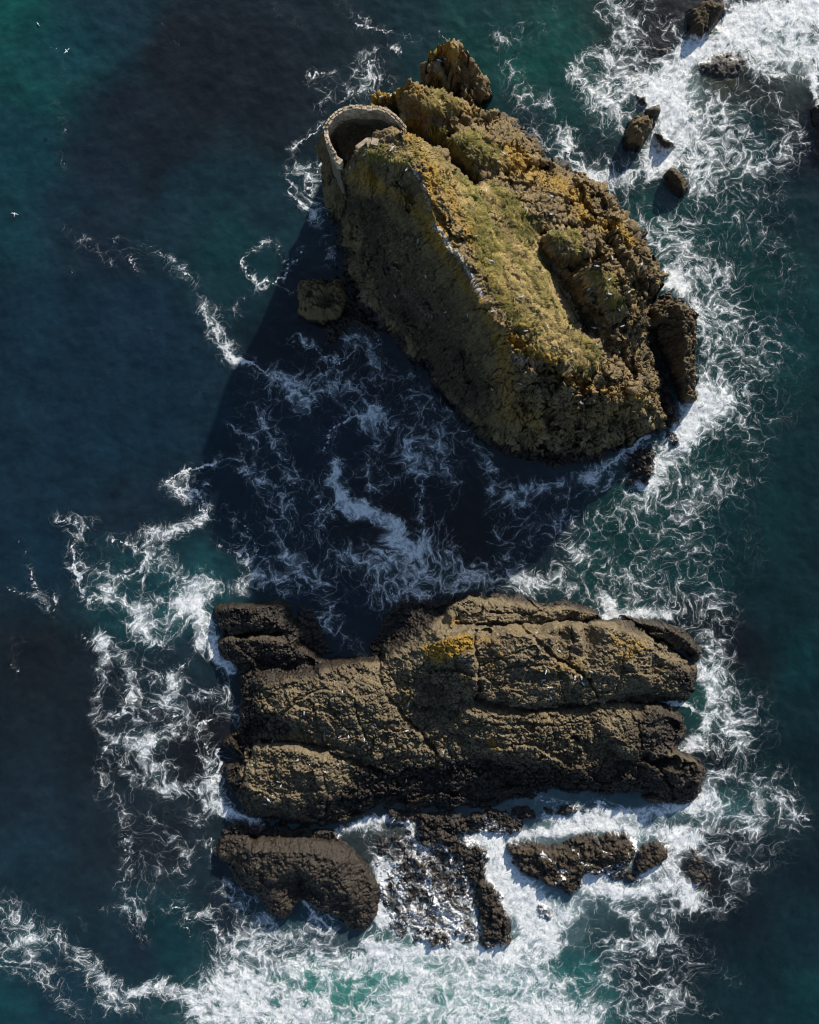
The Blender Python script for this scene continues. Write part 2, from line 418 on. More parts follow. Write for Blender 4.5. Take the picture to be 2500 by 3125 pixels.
FOAM = [  # (points in photograph pixels, half width, strength)
    ([(1650, 2590), (1680, 2620), (1700, 2650), (1730, 2655)], 7, .75), ([(1745, 2590), (1760, 2620), (1800, 2630)], 6, .7), ([(1790, 2660), (1830, 2640), (1880, 2625), (1915, 2590)], 8, .85), ([(1820, 2565), (1850, 2590)], 6, .6), ([(1690, 2690), (1720, 2660)], 6, .7), ([(1180, 2660), (1230, 2700), (1240, 2780)], 11, .8), ([(1250, 2560), (1300, 2640), (1320, 2720), (1360, 2800)], 11, .75), ([(1400, 2610), (1420, 2690), (1440, 2770), (1460, 2850)], 10, .7), ([(1330, 2560), (1370, 2600), (1380, 2650)], 8, .7), ([(1270, 2760), (1290, 2830), (1300, 2880)], 10, .75), ([(1380, 2760), (1400, 2830), (1400, 2890)], 11, .8),
    # north-east white water
    ([(2280, 90), (2370, 60), (2500, 40)], 85, .9), ([(2440, 130), (2520, 150)], 70, .85),
    ([(2330, 60), (2260, 110), (2170, 150), (2070, 190), (2030, 250), (2020, 310)], 42, .97),
    ([(2030, 250), (2060, 340), (2030, 400)], 42, .95), ([(2010, 440), (1985, 480)], 26, .8), ([(2060, 330), (2100, 400), (2110, 460)], 28, .7),
    ([(2080, 250), (2160, 310), (2240, 350)], 34, .62), ([(2100, 400), (2180, 450), (2240, 470)], 40, .5),
    ([(1990, 210), (1900, 250), (1840, 290), (1830, 330), (1860, 370)], 36, .58), ([(1960, 170), (1880, 150), (1830, 170)], 30, .5),
    ([(1870, 20), (1920, 80), (1900, 140)], 32, .62), ([(1920, 80), (1990, 60), (2060, 70)], 24, .55), ([(2060, 110), (2110, 130), (2160, 150)], 20, .7),
    ([(1900, 250), (1990, 300)], 40, .5), ([(1820, 300), (1880, 330), (1920, 370)], 30, .5), ([(1860, 10), (1990, 5)], 25, .5),
    ([(2040, 495), (2000, 510), (1990, 530)], 26, .85), ([(2060, 490), (2110, 510), (2130, 550)], 28, .7), ([(2030, 470), (2070, 480)], 20, .7),
    ([(1780, 560), (1850, 550), (1910, 540), (1950, 510)], 24, .72), ([(1730, 430), (1735, 490), (1790, 525), (1830, 550)], 12, .75),
    ([(1730, 430), (1745, 400)], 8, .5), ([(1740, 230), (1755, 185), (1810, 160), (1850, 170)], 8, .65), ([(1740, 230), (1790, 245), (1800, 280)], 8, .55), ([(1760, 230), (1780, 260)], 10, .5),
    ([(2150, 330), (2230, 420), (2270, 500)], 50, .45), ([(2330, 200), (2360, 300), (2430, 400), (2450, 440)], 36, .52), ([(2280, 180), (2350, 160), (2450, 190)], 40, .6),
    ([(2480, 210), (2490, 290), (2500, 330)], 14, .8), ([(2400, 440), (2380, 480), (2330, 520)], 30, .4), ([(2180, 480), (2240, 560), (2330, 620)], 60, .34),
    ([(1690, 30), (1660, 80), (1690, 110)], 20, .35), ([(1680, 300), (1690, 360), (1720, 400)], 20, .38), ([(1510, 110), (1540, 190), (1560, 240)], 20, .42), ([(1560, 120), (1590, 60)], 18, .42),
    ([(1600, 290), (1680, 320)], 16, .42), ([(1580, 300), (1590, 350), (1640, 420)], 18, .45), ([(1480, 50), (1500, 100), (1540, 130)], 14, .4), ([(1640, 430), (1690, 480)], 18, .5),
    # belt east of the stack
    ([(1870, 560), (1900, 640), (1990, 760), (2050, 850)], 42, .55), ([(2000, 880), (2070, 870), (2090, 900)], 16, .8), ([(2130, 960), (2145, 985)], 18, .85),
    ([(2060, 840), (2150, 930), (2190, 1000), (2180, 1120), (2160, 1230)], 52, .58), ([(2140, 980), (2160, 1100), (2150, 1200)], 28, .62),
    ([(2150, 1230), (2100, 1310), (2040, 1390), (1970, 1470)], 42, .8), ([(2100, 1250), (2075, 1235)], 9, .7), ([(2140, 1270), (2100, 1330)], 40, .6),
    ([(1985, 1330), (1920, 1375), (1850, 1425), (1800, 1450)], 11, .85), ([(1800, 1450), (1700, 1470), (1600, 1492), (1540, 1530)], 14, .6), ([(1860, 1430), (1850, 1490), (1830, 1500)], 10, .55),
    ([(1930, 1380), (1900, 1450), (1930, 1500)], 18, .5), ([(2050, 680), (2120, 760), (2190, 820)], 50, .4), ([(2200, 850), (2260, 950), (2280, 1100), (2250, 1250)], 50, .38),
    ([(2140, 560), (2180, 640), (2260, 700)], 60, .32), ([(2220, 1250), (2300, 1350), (2330, 1450)], 55, .34), ([(2330, 700), (2400, 800), (2430, 950)], 70, .24), ([(2380, 1100), (2420, 1300)], 70, .24),
    ([(1960, 640), (2020, 700)], 30, .4), ([(2010, 720), (2080, 760), (2120, 840)], 30, .5),
    # channel, sunlit
    ([(2060, 1440), (2150, 1480), (2230, 1480)], 45, .48), ([(1960, 1500), (1880, 1560), (1810, 1620), (1760, 1680)], 40, .42), ([(1760, 1690), (1830, 1740), (1930, 1790)], 40, .6),
    ([(1900, 1560), (2000, 1540), (2100, 1530)], 45, .42), ([(1620, 1785), (1700, 1790), (1780, 1810), (1840, 1860)], 24, .75), ([(1850, 1880), (1950, 1872), (2040, 1878)], 16, .85),
    ([(1840, 1810), (1860, 1850)], 16, .85), ([(1900, 1850), (2000, 1840), (2090, 1880), (2150, 1940)], 32, .55), ([(1980, 1780), (2080, 1790), (2170, 1850)], 55, .42), ([(1700, 1750), (1640, 1790), (1580, 1780)], 22, .6),
    ([(1950, 1650), (2050, 1650), (2150, 1700)], 65, .32), ([(2150, 1950), (2180, 2020), (2200, 2060)], 18, .55), ([(2200, 1830), (2230, 1900), (2220, 1980)], 25, .42), ([(2230, 1500), (2300, 1580), (2330, 1700)], 50, .28),
    # shaded water between the stack and the flat islet
    ([(1027, 1425), (1015, 1465), (1044, 1500)], 22, .78), ([(1044, 1520), (1060, 1550), (1117, 1560)], 22, .85), ([(1110, 1550), (1160, 1575), (1214, 1610)], 24, .85), ([(1200, 1640), (1260, 1680), (1310, 1660)], 26, .82),
    ([(1180, 1690), (1300, 1720), (1390, 1690), (1370, 1650)], 22, .65), ([(1100, 1690), (1180, 1740), (1260, 1760)], 26, .55),
    ([(1060, 1030), (1095, 1015), (1120, 1050), (1141, 1080), (1150, 1130)], 16, .62), ([(1141, 1080), (1190, 1140), (1240, 1160), (1290, 1195)], 24, .5), ([(1140, 1000), (1150, 1040)], 5, .5),
    ([(1300, 1200), (1380, 1270), (1440, 1340), (1490, 1410), (1540, 1470), (1560, 1530)], 13, .58), ([(1260, 1240), (1330, 1290), (1370, 1350)], 22, .46),
    ([(622, 941), (654, 1014), (690, 1075), (719, 1095), (760, 1110), (800, 1135), (857, 1160), (922, 1208)], 12, .66), ([(860, 1150), (930, 1170), (1010, 1180), (1090, 1170)], 26, .45),
    ([(922, 1046), (987, 1095), (1036, 1115), (1068, 1079), (1080, 1050)], 8, .6), ([(870, 1040), (920, 1050)], 8, .5), ([(930, 1250), (1010, 1190), (1060, 1150)], 18, .4),
    ([(800, 1257), (825, 1322), (857, 1387), (890, 1452)], 16, .56), ([(727, 1403), (792, 1484), (805, 1560), (825, 1630), (881, 1712)], 14, .5), ([(700, 1300), (760, 1330), (810, 1290)], 14, .4),
    ([(760, 1440), (830, 1480), (870, 1540), (860, 1620)], 16, .45), ([(890, 1450), (900, 1520), (880, 1590)], 16, .42), ([(680, 1560), (740, 1600), (790, 1700)], 12, .45), ([(650, 1650), (720, 1690), (800, 1760)], 10, .45),
    ([(508, 1476), (545, 1450), (581, 1440), (662, 1411)], 9, .75), ([(524, 1501), (560, 1490), (606, 1509), (630, 1550), (630, 1574), (565, 1606), (500, 1622)], 9, .72), ([(600, 1500), (640, 1480)], 8, .55),
    ([(987, 1379), (1003, 1322), (1068, 1273), (1133, 1265)], 10, .55), ([(1133, 1240), (1150, 1310), (1141, 1387), (1117, 1440)], 16, .52), ([(1060, 1240), (1120, 1290), (1180, 1270)], 18, .42),
    ([(1263, 1322), (1250, 1380), (1270, 1430), (1295, 1468), (1287, 1520), (1287, 1640)], 9, .55), ([(1230, 1380), (1290, 1400), (1320, 1350)], 24, .46), ([(1130, 1500), (1200, 1460), (1260, 1440)], 14, .45),
    ([(1360, 1380), (1370, 1450), (1390, 1500), (1370, 1560), (1340, 1610)], 8, .5), ([(1470, 1400), (1500, 1480), (1500, 1560), (1520, 1640), (1545, 1712)], 14, .5),
    ([(1571, 1574), (1610, 1500), (1680, 1480), (1750, 1510), (1774, 1560), (1720, 1580)], 26, .4), ([(1600, 1640), (1680, 1620), (1740, 1650)], 30, .34),
    ([(987, 1655), (1050, 1700), (1117, 1728), (1180, 1770), (1230, 1785), (1352, 1785), (1474, 1777), (1587, 1752)], 24, .5), ([(1390, 1770), (1480, 1760), (1550, 1790)], 12, .6),
    ([(900, 1700), (960, 1760), (1000, 1830), (1010, 1900)], 18, .5), ([(1010, 1900), (1060, 1950), (1090, 1985)], 26, .6), ([(1140, 1760), (1130, 1840), (1170, 1870)], 18, .48), ([(800, 1760), (840, 1810), (900, 1800)], 18, .45),
    ([(740, 1790), (790, 1760), (870, 1770)], 10, .55), ([(1000, 1560), (940, 1620), (900, 1680)], 16, .35), ([(1180, 1830), (1260, 1800), (1290, 1830)], 10, .55), ([(960, 1480), (980, 1540), (1000, 1590)], 10, .4),
    ([(640, 1780), (690, 1790), (740, 1800)], 8, .5), ([(730, 1640), (760, 1730), (745, 1790)], 9, .55),
    # west, sunlit
    ([(560, 1850), (603, 1860), (610, 1910), (620, 1965)], 30, .88), ([(430, 1850), (500, 1835), (570, 1830), (610, 1800)], 18, .7), ([(420, 1915), (470, 1930), (540, 1900)], 22, .62), ([(490, 1950), (510, 1980), (530, 1930)], 8, .6),
    ([(347, 1809), (407, 1862), (422, 1922), (460, 1960)], 16, .65), ([(407, 1862), (450, 1890), (520, 1880)], 16, .55),
    ([(173, 1583), (215, 1600), (241, 1606), (225, 1640), (219, 1673), (222, 1720), (240, 1760), (250, 1810), (275, 1840), (317, 1817)], 11, .66), ([(240, 1730), (280, 1720), (310, 1750)], 10, .5), ([(241, 1606), (290, 1590)], 9, .45),
    ([(339, 1645), (400, 1660), (452, 1696), (422, 1741), (380, 1755), (339, 1762)], 8, .66), ([(452, 1696), (510, 1710), (560, 1770), (600, 1790)], 9, .55), ([(430, 1780), (450, 1740), (480, 1720)], 10, .5),
    ([(445, 1635), (460, 1615), (528, 1621), (580, 1615), (618, 1598), (622, 1560), (600, 1535), (558, 1515), (540, 1500)], 9, .75), ([(460, 1630), (480, 1670)], 12, .55), ([(600, 1790), (640, 1770), (650, 1800), (640, 1840)], 12, .55),
    ([(302, 1937), (320, 1980), (324, 2013), (310, 2050), (317, 2085), (294, 2141), (290, 2180), (305, 2220), (332, 2246), (392, 2269), (452, 2262)], 14, .74), ([(317, 1967), (360, 1990), (392, 2028), (400, 2070), (407, 2096)], 15, .66),
    ([(250, 1930), (270, 1950), (300, 1945)], 10, .5), ([(330, 2190), (380, 2185), (385, 2140), (405, 2120)], 8, .65), ([(405, 2120), (420, 2180), (410, 2250)], 9, .5), ([(430, 2050), (470, 2060), (528, 2065), (540, 2095), (570, 2085)], 7, .62), ([(528, 2065), (560, 2040), (575, 2030)], 8, .6),
    ([(528, 2070), (520, 2130), (480, 2125)], 8, .6), ([(520, 2130), (525, 2190), (490, 2250), (470, 2270)], 9, .58), ([(440, 2170), (480, 2150), (520, 2130)], 6, .55), ([(611, 2118), (663, 2111), (694, 2179)], 16, .75), ([(560, 2160), (600, 2140), (640, 2130)], 10, .55), ([(540, 2240), (600, 2210), (650, 2200)], 10, .5), ([(470, 2270), (510, 2255), (545, 2240)], 7, .5),
    ([(452, 2262), (430, 2290), (440, 2320), (475, 2352), (505, 2405), (560, 2415), (588, 2412), (641, 2385), (650, 2330)], 14, .72), ([(641, 2390), (645, 2440), (641, 2472), (588, 2495)], 22, .72), ([(475, 2352), (520, 2330), (530, 2380)], 9, .5),
    ([(332, 2270), (300, 2350), (310, 2410)], 9, .55), ([(360, 2270), (370, 2340), (390, 2360)], 9, .5), ([(620, 2260), (640, 2310), (640, 2360)], 10, .55), ([(590, 2230), (600, 2290), (630, 2330)], 5, .5), ([(420, 2380), (470, 2400), (520, 2420)], 14, .45),
    ([(633, 1905), (650, 1960), (680, 2020), (716, 2040)], 20, .8), ([(690, 2060), (700, 2110), (715, 2150), (725, 2210)], 13, .75), ([(660, 2010), (690, 2040)], 14, .7), ([(665, 2290), (680, 2330), (660, 2400)], 12, .7),
    ([(641, 2442), (680, 2470), (709, 2488), (792, 2510)], 20, .8), ([(650, 2420), (680, 2440)], 18, .7), ([(660, 1940), (690, 1942)], 5, .6),
    ([(30, 1802), (70, 1820), (106, 1832), (135, 1850)], 6, .55), ([(95, 1740), (105, 1790), (120, 1830)], 9, .48), ([(155, 1800), (166, 1830), (170, 1880)], 8, .52), ([(45, 1640), (80, 1690)], 8, .35), ([(35, 2010), (35, 2040), (60, 2060)], 8, .4), ([(50, 1960), (65, 1975)], 10, .35),
    ([(360, 2450), (370, 2500)], 16, .42), ([(460, 2490), (480, 2540), (530, 2560)], 14, .45), ([(390, 2560), (390, 2620), (370, 2700)], 10, .42), ([(530, 2570), (570, 2620), (580, 2600)], 9, .55), ([(490, 2660), (560, 2650)], 5, .6), ([(640, 2560), (645, 2640)], 6, .55), ([(610, 2560), (600, 2600)], 8, .45),
    ([(380, 2730), (420, 2760), (450, 2800)], 14, .45), ([(390, 2790), (410, 2840), (440, 2870)], 9, .45), ([(520, 2770), (560, 2770), (580, 2810), (640, 2785)], 6, .68), ([(300, 2770), (350, 2780), (440, 2790)], 6, .45), ([(540, 2820), (570, 2840), (580, 2860)], 6, .45), ([(640, 2800), (660, 2840), (690, 2870)], 12, .6), ([(230, 2780), (260, 2830)], 5, .35), ([(590, 2690), (560, 2720)], 5, .45),
    ([(330, 2450), (420, 2600), (480, 2750)], 110, .22), ([(440, 2050), (480, 2200)], 100, .25),
    # bottom left swells
    ([(-10, 2760), (20, 2740), (50, 2770), (98, 2812), (121, 2849), (68, 2885), (30, 2910), (-10, 2900)], 26, .6), ([(20, 2800), (50, 2850), (90, 2880)], 30, .5), ([(166, 2842), (226, 2902), (286, 2955), (339, 3008), (332, 3060)], 22, .66), ([(240, 2940), (300, 3000)], 22, .45),
    ([(90, 2948), (151, 3008), (204, 3068), (256, 3131)], 18, .56), ([(407, 3023), (440, 3010), (483, 3003), (573, 3030), (603, 3100)], 22, .78), ([(500, 3020), (560, 3060), (620, 3050)], 26, .6), ([(330, 3030), (400, 3060)], 20, .42), ([(0, 2960), (70, 2960)], 30, .35),
    # bottom white water
    ([(700, 3010), (850, 2990), (1000, 2960), (1200, 2970), (1400, 2960), (1600, 2950), (1680, 2990)], 75, .78), ([(650, 3110), (800, 3090), (1000, 3110), (1200, 3100), (1400, 3110), (1650, 3100), (1780, 3130)], 75, .78),
    ([(900, 3050), (1200, 3060), (1600, 3050)], 70, .5), ([(1130, 2890), (1260, 2905), (1400, 2910), (1550, 2890)], 26, .9), ([(1560, 2890), (1620, 2870), (1680, 2890), (1700, 2940)], 42, .88), ([(720, 2950), (800, 2890), (880, 2870), (960, 2890)], 30, .66), ([(880, 2860), (960, 2810), (1010, 2790)], 16, .62), ([(1130, 2850), (1170, 2820)], 16, .75),
    ([(620, 3000), (680, 2950), (760, 2900)], 40, .5), ([(690, 2890), (760, 2860), (830, 2850)], 20, .45), ([(700, 2720), (790, 2740), (800, 2790)], 28, .42), ([(720, 2850), (640, 2870)], 18, .5), ([(930, 2750), (960, 2790), (1010, 2830)], 10, .7), ([(690, 2700), (760, 2800), (860, 2830)], 20, .4),
    ([(1030, 2545), (1080, 2525), (1130, 2500), (1190, 2490), (1250, 2520), (1280, 2570)], 17, .82), ([(1130, 2540), (1150, 2600), (1200, 2640), (1240, 2610)], 30, .72), ([(1160, 2640), (1170, 2730), (1160, 2810)], 22, .76), ([(1220, 2560), (1270, 2600)], 26, .62),
    ([(1200, 2700), (1260, 2720), (1290, 2780)], 36, .6), ([(1330, 2640), (1370, 2690), (1400, 2740), (1440, 2800)], 28, .7), ([(1290, 2660), (1340, 2740), (1380, 2830)], 20, .62), ([(1240, 2840), (1320, 2850), (1400, 2840)], 26, .6), ([(1180, 2800), (1240, 2830)], 22, .7), ([(1300, 2570), (1340, 2600)], 14, .55),
    ([(1400, 2545), (1430, 2570), (1480, 2560)], 18, .8), ([(1500, 2560), (1520, 2620), (1540, 2700), (1600, 2790), (1660, 2840)], 46, .97), ([(1490, 2600), (1500, 2660)], 22, .8), ([(1560, 2680), (1640, 2750), (1720, 2790)], 40, .82), ([(1470, 2500), (1500, 2530)], 16, .7),
    ([(1520, 2555), (1600, 2545), (1700, 2540), (1780, 2520), (1860, 2505)], 20, .97), ([(1660, 2500), (1800, 2490), (1900, 2480), (2010, 2475), (2110, 2460)], 20, .85), ([(1860, 2520), (1950, 2530), (2050, 2545), (2120, 2560)], 32, .92), ([(1640, 2440), (1690, 2450), (1760, 2455), (1850, 2450)], 8, .72),
    ([(2160, 2470), (2180, 2540), (2170, 2600)], 38, .72), ([(2050, 2610), (2060, 2680), (2110, 2740)], 34, .82), ([(2060, 2590), (2090, 2570)], 20, .9), ([(1780, 2700), (1850, 2710), (1950, 2720), (2050, 2700)], 26, .9), ([(1760, 2760), (1850, 2770), (1950, 2780), (2080, 2770), (2130, 2740)], 42, .72), ([(1790, 2680), (1840, 2690)], 12, .9), ([(1950, 2680), (2010, 2650)], 16, .9), ([(1932, 2560), (1940, 2600), (1900, 2640), (1860, 2655)], 8, .85),
    ([(1900, 2790), (1930, 2830), (1980, 2870), (2040, 2860)], 16, .75), ([(2040, 2800), (2060, 2850), (2030, 2860)], 18, .6), ([(1780, 2860), (1820, 2850), (1900, 2880), (1960, 2880)], 26, .56), ([(2120, 2740), (2180, 2770), (2220, 2750)], 22, .55), ([(2190, 2610), (2240, 2640), (2230, 2690)], 16, .55),
    ([(2170, 2360), (2230, 2365), (2290, 2380), (2325, 2440), (2320, 2500), (2290, 2540)], 13, .66), ([(2170, 2440), (2230, 2480), (2280, 2500)], 55, .56), ([(2180, 2380), (2160, 2430)], 24, .7), ([(2120, 2455), (2160, 2440)], 20, .85),
    ([(2125, 2060), (2170, 2100), (2175, 2170), (2150, 2230), (2110, 2275)], 26, .78), ([(2040, 2147), (2085, 2152), (2120, 2165)], 9, .85), ([(2180, 2050), (2240, 2140), (2260, 2240)], 38, .5), ([(2070, 2285), (2120, 2280), (2170, 2290)], 10, .75), ([(2210, 2260), (2260, 2330)], 35, .45), ([(2200, 2200), (2240, 2260)], 22, .5), ([(2145, 2040), (2155, 2060)], 12, .8),
    ([(2340, 2380), (2400, 2470), (2430, 2520)], 22, .5), ([(2290, 2560), (2350, 2590), (2400, 2620)], 40, .34), ([(2400, 2350), (2440, 2400), (2400, 2430)], 12, .42), ([(2440, 2480), (2470, 2500)], 12, .42), ([(2330, 2130), (2360, 2230)], 35, .3), ([(2280, 2700), (2280, 2650), (2330, 2640)], 10, .45),
    ([(1820, 2990), (1880, 3010), (1950, 3050), (2030, 3040)], 26, .5), ([(2030, 3040), (2110, 3060), (2190, 3100)], 20, .5), ([(1860, 3080), (1960, 3110), (2050, 3120)], 40, .52), ([(1850, 2920), (1950, 2960), (2100, 2960)], 36, .36), ([(2130, 2900), (2170, 2950), (2250, 3000)], 28, .3), ([(2060, 2920), (2100, 2890)], 24, .36),
    # north of the stack
    ([(1040, 5), (1080, 50), (1120, 60)], 12, .46), ([(1091, 80), (1165, 95), (1230, 110), (1274, 118)], 8, .5), ([(1330, 100), (1370, 118), (1400, 128)], 5, .55), ([(830, 10), (850, 50)], 8, .4), ([(900, 70), (920, 80)], 14, .42),
    ([(939, 243), (963, 223), (1017, 228)], 6, .6), ([(990, 270), (1000, 310), (980, 330)], 8, .45), ([(1047, 307), (1085, 285), (1116, 267), (1126, 218), (1121, 174), (1150, 195), (1158, 210)], 8, .62), ([(1126, 228), (1160, 240), (1195, 252)], 10, .58), ([(1060, 200), (1075, 190), (1100, 180)], 9, .5), ([(1080, 210), (1070, 250), (1045, 270)], 5, .55),
    ([(1140, 150), (1170, 146), (1195, 140)], 4, .5), ([(1205, 150), (1220, 165), (1230, 155)], 5, .7), ([(1105, 270), (1130, 290), (1115, 315)], 8, .5), ([(983, 376), (960, 395), (939, 415), (910, 440), (889, 459)], 6, .6), ([(880, 520), (890, 500), (905, 512)], 8, .5), ([(915, 515), (939, 512), (963, 528), (975, 510), (983, 474)], 8, .7), ([(950, 540), (960, 550), (945, 555)], 5, .5),
    ([(894, 558), (898, 590), (904, 607), (930, 630), (944, 647), (956, 662)], 7, .75), ([(930, 575), (960, 570), (970, 590), (950, 600), (970, 615)], 7, .6), ([(985, 540), (990, 570)], 9, .6), ([(963, 662), (975, 700), (985, 730), (1003, 770), (1013, 809)], 16, .64), ([(985, 660), (1010, 648)], 6, .5), ([(1000, 780), (980, 815)], 6, .5),
    ([(806, 736), (790, 752), (762, 765), (745, 785), (738, 812), (765, 830), (790, 855), (841, 864), (870, 845), (881, 823), (887, 800), (905, 790), (918, 762)], 6, .7), ([(825, 740), (850, 750), (850, 770)], 7, .5), ([(860, 875), (880, 897), (905, 890)], 4, .65), ([(850, 780), (870, 795)], 5, .45), ([(770, 845), (800, 860)], 10, .5), ([(730, 920), (760, 900), (790, 880)], 7, .42), ([(675, 935), (695, 985)], 6, .45), ([(715, 945), (735, 960)], 6, .45),
    ([(200, 690), (220, 720), (250, 750)], 14, .44), ([(272, 725), (313, 771), (348, 806)], 14, .52), ([(350, 730), (368, 745)], 12, .5), ([(406, 788), (423, 841)], 10, .45), ([(446, 748), (499, 783), (520, 805)], 10, .46), ([(530, 820), (551, 823), (586, 846)], 10, .55), ([(590, 850), (609, 899), (632, 939)], 6, .42), ([(638, 951), (661, 1009), (680, 1040)], 13, .66), ([(690, 1055), (705, 1085), (719, 1096)], 8, .7),
    ([(155, 140), (170, 155)], 10, .32), ([(190, 200), (205, 250)], 10, .34), ([(165, 320), (185, 360), (190, 400)], 12, .4), ([(180, 470), (200, 510)], 8, .42), ([(220, 830), (235, 800)], 12, .3), ([(590, 1180), (620, 1200)], 14, .3), ([(460, 1010), (480, 1030)], 10, .3), ([(470, 50), (510, 90), (545, 130)], 5, .36), ([(655, 100), (700, 150)], 8, .3), ([(745, 230), (760, 240)], 8, .36),
]
CALM = [([(950, 3000)], 32, .62), ([(860, 2990), (880, 3010)], 26, .4), ([(1050, 3010), (1040, 3050)], 30, .5), ([(1130, 2990)], 26, .55), ([(1200, 2980), (1230, 2990)], 20, .5), ([(780, 2945)], 18, .5), ([(1700, 2950), (1740, 2930)], 34, .6), ([(1830, 2790), (1900, 2820)], 26, .55), ([(840, 3040)], 22, .5),
        ([(1180, 1990)], 20, .3), ([(2210, 2405)], 16, .5), ([(1210, 2520)], 10, .6), ([(1195, 2515)], 8, .4)]
BASE = [  # broad reaches of thin net
    ([(1000, 1150), (1200, 1250), (1400, 1420)], 130, .34), ([(850, 1250), (820, 1500), (900, 1700)], 130, .30), ([(1100, 1450), (1250, 1700)], 160, .28), ([(1000, 1800), (1300, 1780), (1550, 1720)], 90, .34), ([(1600, 1560), (1720, 1620)], 110, .26), ([(700, 1200), (760, 1350)], 70, .26),
    ([(420, 1700), (560, 1780)], 110, .30), ([(420, 1900), (430, 2150), (540, 2350)], 120, .22), ([(450, 2500), (500, 2700)], 110, .18), ([(250, 1650), (300, 1800)], 70, .28), ([(690, 2720), (760, 2820)], 60, .36),
    ([(2080, 560), (2180, 800), (2240, 1050), (2220, 1300)], 110, .28), ([(2350, 550), (2400, 900), (2380, 1200)], 120, .22), ([(2100, 1450), (2000, 1600), (1900, 1700)], 140, .26), ([(2150, 1600), (2250, 1800)], 110, .26), ([(2220, 2050), (2280, 2300), (2350, 2450)], 90, .26), ([(1900, 250), (2000, 350)], 120, .38), ([(2200, 350), (2300, 450)], 120, .38), ([(1800, 480), (1900, 520)], 70, .40), ([(1620, 130), (1560, 250)], 80, .26),
    ([(1900, 2950), (2050, 3050)], 120, .26), ([(2300, 2650), (2250, 2800)], 120, .22), ([(300, 3050), (450, 3080)], 90, .30), ([(60, 2900), (150, 2980)], 80, .34), ([(1120, 180), (1080, 260), (960, 300)], 60, .22), ([(940, 520), (950, 620)], 50, .30), ([(1700, 400), (1640, 330)], 60, .26), ([(1700, 620), (1750, 520)], 40, .2)]
